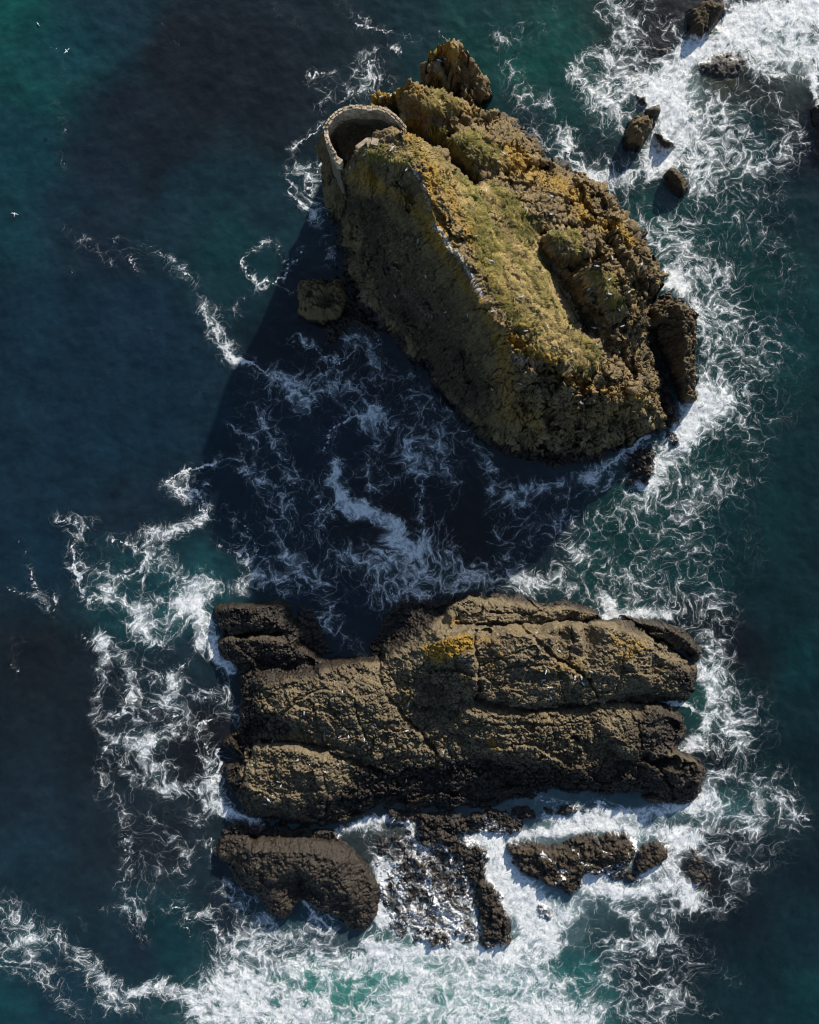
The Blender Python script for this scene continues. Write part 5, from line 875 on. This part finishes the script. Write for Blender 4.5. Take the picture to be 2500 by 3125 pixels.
skerry('leaning_slab', 'long ribbed dark slab leaning beside the tall stack in the surf', [(2007, 917), (2040, 900), (2088, 924), (2122, 985), (2114, 1080), (2118, 1149), (2118, 1225), (2068, 1222), (2045, 1155), (2024, 1085), (1996, 1050), (1978, 1001), (1973, 960)], 6, M_stack, .62, .12, 2.2,
       [[(2045, 912, 3), (2080, 950, 5.4), (2096, 1050, 6), (2092, 1150, 5.8), (2092, 1205, 3)], [(2045, 960, 3.4), (2060, 1080, 3), (2068, 1190, 2)], [(2006, 940, 4.6), (2016, 1000, 6.6), (2030, 1080, 6), (2046, 1140, 3.6)], [(1984, 980, 2.6), (2000, 1035, 3)]], 1)
skerry('shore_rock', 'squat brown rock in the shadow under the western cliff', [(913, 872), (943, 860), (989, 862), (1045, 856), (1060, 923), (1040, 965), (1022, 988), (984, 980), (947, 982), (918, 962)], 5.5, M_stack, .42, .25, 2.2, [[(935, 876, 6), (985, 878, 6.4), (1040, 876, 5.6)], [(940, 930, 5.6), (985, 940, 5.4), (1030, 930, 4.6)], [(930, 950, 4), (985, 966, 3.2)], [(1000, 900, 4.6), (1004, 950, 3.6)]], 2)
skerry('shore_ledge', 'black wet ledge joining the squat rock to the western cliff', [(1030, 850), (1075, 850), (1110, 940), (1150, 1010), (1120, 1020), (1060, 1000), (1030, 1050), (990, 1060), (985, 1000), (1035, 960)], 1.5, M_weed, 1.0, 0, 1.2, None, 41)
skerry('shore_ledge', 'black wet ledge in the cleft between the ribbed slab and the stack', [(1978, 960), (2006, 1000), (2024, 1100), (2056, 1200), (2075, 1285), (2030, 1292), (1990, 1200), (1975, 1080)], 1.3, M_weed, 1.0, 0, 1.1, None, 42)
skerry('shore_rock', 'low dark rock awash below the headland cracks', [(1910, 1385), (1950, 1372), (2000, 1378), (2005, 1430), (1975, 1470), (1925, 1480), (1900, 1440)], 1.3, M_weed, .9, 0, 1.3, None, 3)
skerry('shore_rock', 'small dark rock at the foot of the headland in foam', [(2020, 1335), (2060, 1325), (2070, 1350), (2040, 1365)], .9, M_weed, .9, 0, 1.1, None, 4)
skerry('reef_rock', 'weathered brown rock with cracks standing in the white torrent', [(1916, 380), (1956, 352), (1985, 350), (1992, 384), (1977, 409), (1953, 460), (1906, 446)], 3.2, M_stack, .4, .22, 1.2, [[(1925, 378, 3), (1955, 358, 3.4), (1980, 365, 3)], [(1930, 415, 3), (1965, 400, 2.8)], [(1925, 440, 1.6)]], 5)
skerry('reef_rock', 'dark wedge of rock joined to the cracked brown rock', [(1962, 345), (2005, 320), (2014, 340), (1994, 386), (1975, 372)], 2, M_weed, .6, .05, .6, [[(1980, 345, 2), (2004, 330, 2.2)], [(1990, 365, 1.6)]], 6, 1.0)
skerry('reef_rock', 'tiny rock tip in foam above the dark wedge', [(1944, 300), (1960, 296), (1966, 312), (1950, 318)], 1.2, M_weed, .5, .1, .5, None, 7, .8)
skerry('reef_rock', 'small black rock washed by the white torrent', [(2002, 412), (2030, 425), (2046, 440), (2036, 465), (2008, 456)], 1.6, M_weed, .9, 0, .7, None, 8, 1.0)
skerry('reef_rock', 'lone tawny boulder ringed by churning foam', [(2029, 535), (2049, 511), (2094, 540), (2098, 577), (2072, 598), (2046, 570)], 2.2, M_weed, .25, .25, .6, [[(2048, 522, 2), (2070, 545, 2.4), (2085, 575, 1.8)]], 9, 1.2)
skerry('reef_rock', 'olive weed-topped rock at the head of the torrent', [(2108, 39), (2143, 13), (2197, 15), (2219, 35), (2174, 80), (2145, 130), (2092, 115), (2098, 69)], 2.4, M_weed, .1, .2, .8, None, 10, 2)
skerry('reef_rock', 'dark reef ledge awash left of the olive rock', [(1930, 140), (1990, 130), (2050, 150), (2010, 175), (1950, 170)], .45, M_weed, .95, 0, .5, None, 11)
skerry('reef_rock', 'olive green ledge barely covered by spilling foam', [(2120, 190), (2170, 165), (2240, 160), (2290, 185), (2270, 230), (2190, 250), (2130, 225)], .95, M_weed, .0, .30, .4, None, 12, 2.5)
skerry('reef_rock', 'dark rock in the surf where the sea meets the open water', [(2478, 330), (2500, 315), (2560, 330), (2570, 470), (2500, 480), (2480, 420)], 2, M_weed, .9, 0, .8, None, 13)
for i, (l, poly, hh) in enumerate([
        ('low black ledge beside the weedy lobes in the shaded notch', [(905, 1835), (950, 1850), (985, 1930), (1015, 1990), (960, 2015), (905, 1950)], .9),
        ('low black ledge under the lichen mound by the shaded water', [(1130, 1995), (1150, 1920), (1200, 1850), (1230, 1825), (1310, 1832), (1360, 1850), (1300, 1900), (1220, 1960), (1170, 2010)], 1.0),
        ('black ledge bridging the speckled dome and the broad cobbled rock', [(690, 2535), (760, 2500), (900, 2522), (1010, 2535), (1075, 2590), (900, 2575), (740, 2570)], 1.1),
        ('black wet ledge along the shaded foot of the islet above the cascade', [(1170, 2465), (1300, 2480), (1450, 2480), (1610, 2460), (1630, 2490), (1520, 2520), (1430, 2545), (1300, 2520), (1200, 2500)], 1.0)]):
    skerry('shore_ledge', l, poly, hh, M_weed, 1.0, 0, 1.2, None, 50 + i, 1.1)
skerry('flat_rock', 'broad dark cobbled rock with a cleft beside the milky surf', [(658, 2614), (668, 2566), (704, 2541), (803, 2552), (919, 2548), (1023, 2566), (1077, 2597), (1118, 2643), (1153, 2701), (1147, 2771), (1112, 2831), (1041, 2831), (1027, 2779), (983, 2785), (927, 2742), (915, 2744), (890, 2796), (832, 2790), (789, 2736), (731, 2690), (702, 2649)], 3.4, M_islet, .92, 0, .9,
       [[(690, 2600, 1.4), (780, 2600, 3.4), (920, 2600, 3.6), (1040, 2625, 2.8)], [(760, 2650, 3.6), (850, 2680, 3.6)], [(830, 2740, 2.6)], [(900, 2640, 3.8)], [(917, 2690, 1.2), (917, 2735, .2)], [(960, 2680, 3.6)], [(1050, 2700, 3.2)], [(1000, 2740, 2.6)], [(1090, 2760, 2.2)], [(870, 2760, 1.8)]], 14)
skerry('wave_washed_rock', 'jagged brown rock split by white runnels in the surf', [(1546, 2580), (1616, 2565), (1674, 2586), (1749, 2559), (1900, 2541), (1931, 2572), (1929, 2603), (1900, 2632), (1860, 2650), (1784, 2659), (1772, 2700), (1749, 2722), (1691, 2702), (1587, 2654)], 1.7, M_weed, .55, .02, 1.1, None, 15, 1.3)
skerry('wave_washed_rock', 'small brown rock beside the jagged one, lapped by foam', [(1937, 2588), (2010, 2570), (2041, 2590), (2018, 2636), (1964, 2667), (1934, 2648)], 1.6, M_weed, .5, .02, .8, None, 16, 1.1)
skerry('wave_washed_rock', 'low brown tongue of rock under the jagged one', [(1840, 2668), (1900, 2645), (1945, 2670), (1960, 2692), (1871, 2690)], 1.0, M_weed, .5, 0, .8, None, 17, .9)
skerry('wave_washed_rock', 'nearly drowned dark rock veiled by a sheet of foam', [(2100, 2600), (2130, 2590), (2165, 2650), (2160, 2706), (2125, 2710), (2105, 2660)], .55, M_weed, .95, 0, .7, None, 18, 1.2)
skerry('rock_shelf', 'weedy rock shelf under the streaming white cascade', [(1150, 2560), (1280, 2510), (1420, 2520), (1480, 2600), (1500, 2700), (1560, 2800), (1550, 2880), (1380, 2895), (1260, 2890), (1190, 2820), (1155, 2700)], .55, M_weed, .8, 0, .85, None, 40, 2.0, wash=.85)
for i, (nm, poly, hh) in enumerate([
        ('black knobbly rock at the head of the cascade', [(1280, 2500), (1340, 2490), (1412, 2510), (1415, 2570), (1390, 2605), (1330, 2600), (1285, 2560)], 1.3),
        ('dark knobbly rock beside the wide white chute', [(1383, 2590), (1440, 2570), (1490, 2600), (1485, 2660), (1450, 2695), (1390, 2650)], 1.3),
        ('narrow dark rock spine running down to the surf', [(1458, 2700), (1490, 2690), (1530, 2730), (1555, 2800), (1552, 2870), (1470, 2885), (1475, 2800)], 1.3),
        ('brown weedy hump among the foam streaks', [(1240, 2600), (1290, 2610), (1310, 2660), (1290, 2690), (1240, 2680)], .8),
        ('rusty weedy hump low in the cascade', [(1290, 2700), (1340, 2700), (1355, 2760), (1310, 2780)], .7),
        ('dark rock lip where the cascade meets the surf', [(1272, 2835), (1330, 2825), (1375, 2845), (1370, 2885), (1290, 2890)], .7),
        ('small rusty rock low among the foam streaks', [(1205, 2770), (1230, 2765), (1232, 2815), (1208, 2815)], .6),
        ('thin dark ledge under the islet streaked with foam', [(1560, 2468), (1640, 2462), (1740, 2458), (1798, 2470), (1780, 2488), (1650, 2492), (1560, 2500)], .7),
        ('dark wet shelf at the foot of the islet', [(1430, 2500), (1520, 2490), (1600, 2500), (1590, 2535), (1500, 2545), (1440, 2530)], .7),
        ('small dark stone beside the wide white chute', [(1640, 2760), (1665, 2755), (1690, 2790), (1670, 2810), (1645, 2795)], .5)]):
    skerry('wave_washed_rock', nm, poly, hh, M_weed, .75, 0, 1.25, None, 20 + i, 1.0)

# ------------------------------------------------------------------ ruin on the stack
def simple_mat(name, ca, cb, scale, rough=.9, bump=.5):
    m, t, b = new_mat(name); N = NB(t)
    g = N.n('ShaderNodeNewGeometry').outputs['Position']
    n = N.noise(g, scale, 4, .65)
    N.put(b.inputs['Base Color'], N.mix(N.ss(n, .35, .68), ca, cb))
    b.inputs['Roughness'].default_value = rough; b.inputs['Specular IOR Level'].default_value = .2
    if bump: N.put(b.inputs['Normal'], N.bump(n, bump, .12))
    return m
M_stone = simple_mat('rubble_stone', (.38, .29, .19), (.66, .55, .41), 1.6)
M_mortar = simple_mat('wall_core', (.15, .125, .09), (.24, .20, .15), 4.0)
M_white = simple_mat('gull_white', (.78, .78, .76), (.84, .84, .83), 6.0, .7, 0)
M_grey = simple_mat('gull_grey', (.52, .53, .55), (.60, .61, .63), 6.0, .7, 0)
M_dark = simple_mat('gull_black', (.03, .03, .03), (.05, .05, .05), 6.0, .7, 0)
M_beak = simple_mat('gull_yellow', (.55, .33, .03), (.6, .4, .05), 6.0, .6, 0)

def ground(x, y):
    i = np.clip(((x - SX[0, 0]) / .115).astype(int), 0, SX.shape[1] - 1); j = np.clip(((y - SY[0, 0]) / .115).astype(int), 0, SX.shape[0] - 1)
    return SZ[j, i]

def stone_mesh(k):
    r = random.Random(100 + k); vs = []
    for z in (-.5, .5):
        for sx, sy in ((-1, -1), (1, -1), (1, 1), (-1, 1)):
            vs.append((sx * .5 * r.uniform(.82, 1.04), sy * .5 * r.uniform(.82, 1.04), z * r.uniform(.84, 1.05)))
    fs = [(3, 2, 1, 0), (4, 5, 6, 7), (0, 1, 5, 4), (1, 2, 6, 5), (2, 3, 7, 6), (3, 0, 4, 7)]
    me = bpy.data.meshes.new('wall_stone'); me.from_pydata(vs, [], fs); me.materials.append(M_stone); me.update()
    return me, vs, fs
STONES = [stone_mesh(k) for k in range(7)]
PATH = [(1035, 489, 20.9), (1026, 480, 21.2), (1012, 455, 21.6), (1002, 434, 21.9), (995, 408, 22.1), (994, 387, 22.2), (1007, 366, 22.3), (1026, 346, 22.4), (1047, 334, 22.6), (1073, 327, 22.8), (1099, 329, 22.9), (1125, 328, 23.1), (1157, 327, 23.2), (1183, 340, 23.3), (1203, 355, 23.3), (1221, 370, 23.2), (1233, 389, 22.9)]
def build_wall():
    P3 = [(*[float(v) for v in to_world(a, b, z)], z) for a, b, z in PATH]
    seg = [math.hypot(b[0] - a[0], b[1] - a[1]) for a, b in zip(P3[:-1], P3[1:])]; tot = sum(seg)
    def at(s):
        for (a, b), l in zip(zip(P3[:-1], P3[1:]), seg):
            if s <= l or b is P3[-1]:
                t = min(1, s / l); return [a[k] + (b[k] - a[k]) * t for k in range(3)] + [math.atan2(b[1] - a[1], b[0] - a[0])]
            s -= l
    root = tag(empty('ruined_wall', (P3[8][0], P3[8][1], 19)), 'pale curved rubble wall around the hollow on the tall stack', 'ruin')
    ox, oy, oz = root.location
    vs, fs = [], []; ns = 90
    for i in range(ns + 1):
        x, y, z, a = at(tot * i / ns); nx, ny = -math.sin(a) * .19, math.cos(a) * .19
        base = float(min(ground(np.array(x + nx * 2), np.array(y + ny * 2)), ground(np.array(x - nx * 2), np.array(y - ny * 2)))) - .8
        top = z - .16 + .05 * math.sin(i * 1.7)
        vs += [(x + nx - ox, y + ny - oy, base - oz), (x - nx - ox, y - ny - oy, base - oz), (x - nx - ox, y - ny - oy, top - oz), (x + nx - ox, y + ny - oy, top - oz)]
        if i:
            k = 4 * (i - 1)
            fs += [(k + j, k + (j + 1) % 4, k + 4 + (j + 1) % 4, k + 4 + j) for j in range(4)]
    fs += [(3, 2, 1, 0), tuple(4 * ns + j for j in range(4))]
    me = bpy.data.meshes.new('wall_core'); me.from_pydata(vs, [], fs); me.materials.append(M_mortar); me.update()
    oc = bpy.data.objects.new('wall_core', me); C.objects.link(oc); oc.parent = root
    r = random.Random(5); singles = []; rest_v, rest_f = [], []
    for course in range(8):
        for side in (1, -1):
            s = r.uniform(0, .3)
            while s < tot:
                ln = r.uniform(.28, .75); x, y, z, a = at(s + ln / 2)
                g = float(ground(np.array(x), np.array(y)))
                zc = z - .12 - course * .30 + r.uniform(-.07, .07) + .16 * math.sin(s * 1.3) * math.sin(s * .37 + 1)
                s += ln * 1.02
                if zc < g - .35: continue
                off = side * .15 + r.uniform(-.05, .05)
                px_, py_ = x - math.sin(a) * off, y + math.cos(a) * off
                sc = (ln, r.uniform(.20, .29), r.uniform(.22, .36)); rot = a + r.uniform(-.1, .1); k = r.randrange(7)
                singles.append((course * 2 + (0 if side == -1 else 3), px_ - ox, py_ - oy, zc - oz, sc, rot, k))
    singles.sort(key=lambda t: t[0])
    for n_, (_, x, y, z, sc, rot, k) in enumerate(singles):
        me, mv, mf = STONES[k]
        if n_ < 290:
            o = bpy.data.objects.new('wall_stone', me); C.objects.link(o); o.parent = root
            o.location = (x, y, z); o.scale = sc; o.rotation_euler = (r.uniform(-.08, .08), r.uniform(-.08, .08), rot)
        else:
            b0 = len(rest_v); c_, s_ = math.cos(rot), math.sin(rot)
            rest_v += [(x + v[0] * sc[0] * c_ - v[1] * sc[1] * s_, y + v[0] * sc[0] * s_ + v[1] * sc[1] * c_, z + v[2] * sc[2]) for v in mv]
            rest_f += [tuple(b0 + q for q in f) for f in mf]
    if rest_v:
        me = bpy.data.meshes.new('lower_courses'); me.from_pydata(rest_v, [], rest_f); me.materials.append(M_stone); me.update()
        o = bpy.data.objects.new('lower_courses', me); C.objects.link(o); o.parent = root; o['kind'] = 'stuff'
    # squared pier at the broken southern end
    x, y, z = P3[0]; a = math.atan2(P3[1][1] - y, P3[1][0] - x)
    for k, (dx, dz, sz) in enumerate([(0, 0, .36), (0.02, -.36, .36), (-.02, -.72, .36), (0, -1.08, .36), (0, -1.44, .36)]):
        o = bpy.data.objects.new('pier_stone', STONES[k][0]); C.objects.link(o); o.parent = root
        o.location = (x + dx - ox, y - oy - .1, z + dz - oz); o.scale = (.75, .8, sz); o.rotation_euler = (0, 0, a + .1 * k)
build_wall()
view = bpy.context.view_layer; view.update()
dg = bpy.context.evaluated_depsgraph_get()
def hit(px, py):
    dx, dy = to_world(px, py, 0)
    v = Vector((float(dx), float(dy), -H)).normalized()
    ok, loc, nrm, _, ob, _ = scene.ray_cast(dg, Vector((0, 0, H)), v)
    return loc, nrm, ob

for (px_, py_, sx, sy, sz, rz, l) in [(1107, 440, 1.9, .55, .4, .62, 'long flat ruin slab on the edge of the walled hollow'), (1128, 440, .7, 1.0, .35, .2, 'squarish ruin block beside the long flat slab'), (1145, 435, .8, .9, .4, -.3, 'rough ruin block below the bare twigs of the hollow edge')]:
    loc, nrm, ob = hit(px_, py_)
    o = bpy.data.objects.new('ruin_block', STONES[len(l) % 7][0]); C.objects.link(o)
    o.location = loc + Vector((0, 0, .1)); o.scale = (sx, sy, sz); o.rotation_euler = (.05, -.06, rz)
    tag(o, l.replace(' below the bare twigs of the hollow edge', ' on the edge of the hollow, farthest from the pier'), 'stone block')

# ------------------------------------------------------------------ gulls
def gull_mesh(name, spread=False, seed=0):
    """one small bird: lathe body with head, beak, tail and wings; x forward"""
    vs, fs, mi = [], [], []
    prof = [(-.27, .012, .0), (-.22, .04, .005), (-.12, .085, .0), (0, .105, -.005), (.10, .095, .0), (.17, .06, .035), (.21, .05, .065), (.25, .052, .078), (.285, .035, .075), (.30, .012, .07)]
    nseg = 8
    for x, r_, dz in prof:
        for k in range(nseg):
            a = 2 * math.pi * k / nseg; vs.append((x, r_ * math.cos(a), .13 + dz + r_ * .92 * math.sin(a)))
    for i in range(len(prof) - 1):
        for k in range(nseg):
            fs.append((i * nseg + k, i * nseg + (k + 1) % nseg, (i + 1) * nseg + (k + 1) % nseg, (i + 1) * nseg + k)); mi.append(0)
    fs.append(tuple(range(nseg))[::-1]); mi.append(0)
    def quad(pts, m):
        b = len(vs); vs.extend(pts); fs.append(tuple(range(b, b + len(pts)))); mi.append(m)
    def beak():
        b = len(vs); vs.extend([(.295, .014, .205), (.295, -.014, .205), (.295, 0, .18), (.36, 0, .19)]); fs.extend([(b, b + 1, b + 3), (b + 1, b + 2, b + 3), (b + 2, b, b + 3)]); mi.extend([3] * 3)
    beak()
    def slab(outline, z0, th, m):
        b = len(vs); n = len(outline)
        vs.extend([(x, y, z + th) for x, y, z in outline]); vs.extend([(x, y, z - th) for x, y, z in outline])
        fs.append(tuple(range(b, b + n))); mi.append(m); fs.append(tuple(range(b + 2 * n - 1, b + n - 1, -1))); mi.append(m)
        for i in range(n):
            j = (i + 1) % n; fs.append((b + i, b + n + i, b + n + j, b + j)); mi.append(m)
    slab([(-.22, .045, .14), (-.36, .055, .13), (-.36, -.055, .13), (-.22, -.045, .14)], 0, .008, 0)
    for sg in (1, -1):
        if spread:
            slab([(.13, sg * .06, .18), (.17, sg * .30, .25), (.04, sg * .62, .23), (-.01, sg * .60, .23), (.02, sg * .30, .24), (-.10, sg * .06, .17)][::sg], 0, .008, 1)
            slab([(.045, sg * .60, .23), (-.10, sg * .80, .20), (-.02, sg * .58, .23)][::sg], 0, .007, 2)
        else:
            slab([(.13, sg * .075, .19), (.02, sg * .118, .18), (-.14, sg * .09, .17), (-.24, sg * .03, .165), (-.12, sg * .015, .225), (.10, sg * .03, .225)][::sg], 0, .008, 1)
            slab([(-.22, sg * .045, .165), (-.38, sg * .012, .15), (-.22, sg * .01, .175)][::sg], 0, .006, 2)
            b = len(vs); vs.extend([(.02, sg * .04, .07), (.035, sg * .04, .07), (.03, sg * .045, 0), (.04, sg * .05, 0)]); fs.append((b, b + 1, b + 3, b + 2)); mi.append(3)
    me = bpy.data.meshes.new(name); me.from_pydata(vs, [], fs)
    for m in (M_white, M_grey, M_dark, M_beak): me.materials.append(m)
    me.polygons.foreach_set('material_index', mi); me.polygons.foreach_set('use_smooth', [True] * len(fs)); me.update()
    return me
G_perch = gull_mesh('gull'); G_fly = gull_mesh('gull_spread', True)
SITES = [
    ('white gull perched on the northern pinnacle or knob', 'gulls on the northern rocks', [(1340, 186), (1360, 181), (1165, 297), (1192, 294)]),
    ('white gull perched near the walled hollow', 'gulls by the ruined wall', [(1195, 457), (1115, 472), (1175, 501), (1069, 511), (1200, 452)]),
    ('white gull resting on the sunlit grass slope of the tall stack', 'gulls on the grass slope', [(1242, 517), (1444, 629), (1436, 644), (1483, 583), (1449, 723), (1500, 798), (1506, 951), (1590, 908), (1586, 902), (1602, 1010), (1669, 996), (1732, 1028), (1743, 1075), (1808, 1087)]),
    ('white gull on the rocky eastern terraces of the tall stack', 'gulls on the terraces', [(1606, 639), (1683, 600), (1681, 655), (1537, 469), (1822, 813), (1857, 855), (1868, 788), (1919, 892), (1859, 898), (1852, 910), (1797, 883), (1889, 944), (1899, 996), (1957, 808), (1880, 704)]),
    ('white gull in the shaded gully between the slope and the terraces', 'gulls in the gully', [(1732, 899), (1783, 996), (1813, 1001), (1820, 1054), (1841, 1042), (1738, 905), (1760, 950)]),
    ('white gull perched on the shaded western cliff', 'gulls on the western cliff', [(1277, 733), (1299, 843), (1205, 903), (1362, 952), (1427, 960), (1504, 1191)]),
    ('white gull perched on the blunt headland cliff', 'gulls on the headland', [(1590, 1172), (1785, 1219), (1982, 1277), (1773, 1230)]),
    ('white gull standing on the cobbled western half of the flat islet', 'gulls on the western islet', [(1045, 2112), (929, 2173), (1247, 2148), (1143, 2209), (1202, 2211), (1240, 2230), (1112, 2258), (1064, 2249), (1038, 2247), (832, 2262)]),
    ('white gull on the speckled dome of the flat islet', 'gulls on the dome', [(908, 2320), (950, 2331), (1031, 2333), (992, 2355), (771, 2334), (850, 2385), (857, 2399), (837, 2425), (820, 2441), (809, 2453)]),
    ('white gull on the cracked slabs of the flat islet', 'gulls on the slabs', [(1617, 2079), (1652, 2083), (1658, 2075), (1666, 2050), (1710, 2076), (1677, 2098), (1680, 2127), (1636, 1931), (1647, 1992), (1754, 2068), (1774, 2068), (1779, 2086), (1707, 1987), (1804, 2050)]),
    ('white gull at the shadow edge below the lichen mound', 'gulls below the mound', [(1354, 2297), (1383, 2323), (1356, 2290)]),
]
rg = random.Random(11); placed = []
for lab, grp, pts in SITES:
    for a, b in pts:
        loc, nrm, ob = hit(a, b); placed.append((lab, grp, loc.copy()))
placed2 = [('white gull floating alone on open teal water', None, 117, 75, False), ('gull with spread wings low over dark water near the lone floating gull', None, 205, 157, True), ('gull with spread wings over the blue water beside the pale ripples', None, 46, 655, True)]
for lab, grp, loc in placed:
    o = bpy.data.objects.new('gull', G_perch); C.objects.link(o); o.location = loc - Vector((0, 0, .02)); o.rotation_euler = (0, 0, rg.uniform(0, 6.28))
    k = rg.uniform(.95, 1.2); o.scale = (k, k, k)
    tag(o, lab, 'gull', grp)
for lab, grp, a, b, fly in placed2:
    z = 5.0 if fly else .02
    x, y = to_world(a, b, z)
    o = bpy.data.objects.new('gull', G_fly if fly else G_perch); C.objects.link(o)
    o.location = (float(x), float(y), z - (0 if fly else .05)); o.rotation_euler = (.1, 0, {117: 2.2, 205: -.9, 46: 1.4}[a]); o.scale = (.92,) * 3
    tag(o, lab, 'gull')

# ------------------------------------------------------------------ grass on the stack
def grass_material():
    m, t, b = new_mat('grass_blades'); N = NB(t)
    k = N.attr('blade'); g = N.n('ShaderNodeNewGeometry').outputs['Position']
    n = N.noise(g, .5, 3, .6)
    c = N.mix(k, N.mix(N.ss(n, .4, .6), (.088, .090, .017), (.18, .155, .036)), (.42, .30, .13))
    N.put(b.inputs['Base Color'], c); b.inputs['Roughness'].default_value = .8; b.inputs['Specular IOR Level'].default_value = .15
    return m
def build_grass():
    pr = SGR.ravel().copy(); px, py = to_px(SX.ravel(), SY.ravel(), SZ.ravel())
    pr = np.clip(pr - .18, 0, 1); pr /= pr.sum()
    n = 46000
    ids = rng.choice(len(pr), n, p=pr)
    x = SX.ravel()[ids] + rng.uniform(-.06, .06, n); y = SY.ravel()[ids] + rng.uniform(-.06, .06, n); z = SZ.ravel()[ids] - .03
    st = paint(px[ids], py[ids], STRAW)
    nn = normals(SX, SY, blur(SZ, 6)).reshape(-1, 3)[ids]
    flow = np.arctan2(nn[:, 1], nn[:, 0]) + fbm(x * .25, y * .25, 501, 3) * 2.6 + rng.normal(0, .35, n)
    ln = rng.uniform(.32, .85, n); wd = rng.uniform(.035, .07, n)
    dx, dy = np.cos(flow), np.sin(flow)
    lift = rng.uniform(.25, .75, n)
    slope = -(nn[:, 0] * dx + nn[:, 1] * dy) / np.maximum(nn[:, 2], .3)
    a = np.stack([x - dy * wd, y + dx * wd, z], -1); b = np.stack([x + dy * wd, y - dx * wd, z], -1)
    m1 = np.stack([x + dx * ln * .55 + dy * wd * .8, y + dy * ln * .55 - dx * wd * .8, z + ln * .55 * slope + ln * .34 * lift], -1); m2 = np.stack([x + dx * ln * .55 - dy * wd * .8, y + dy * ln * .55 + dx * wd * .8, z + ln * .55 * slope + ln * .34 * lift], -1)
    tip = np.stack([x + dx * ln, y + dy * ln, z + ln * slope + ln * .26 * lift], -1)
    co = np.stack([a, b, m1, m2, tip], 1).reshape(-1, 3)
    k = np.arange(n) * 5
    tri = np.concatenate([np.stack([k, k + 1, k + 2], -1), np.stack([k, k + 2, k + 3], -1), np.stack([k + 3, k + 2, k + 4], -1)])
    kb = np.clip(st * .9 + rng.normal(.12, .25, n), 0, 1).repeat(5)
    o = np_mesh('grass', co, tri, grass_material(), None, {'blade': kb}, False)
    tag(o, 'wind-combed green and straw grass on the slope of the tall stack', 'grass', None, 'stuff')
build_grass()
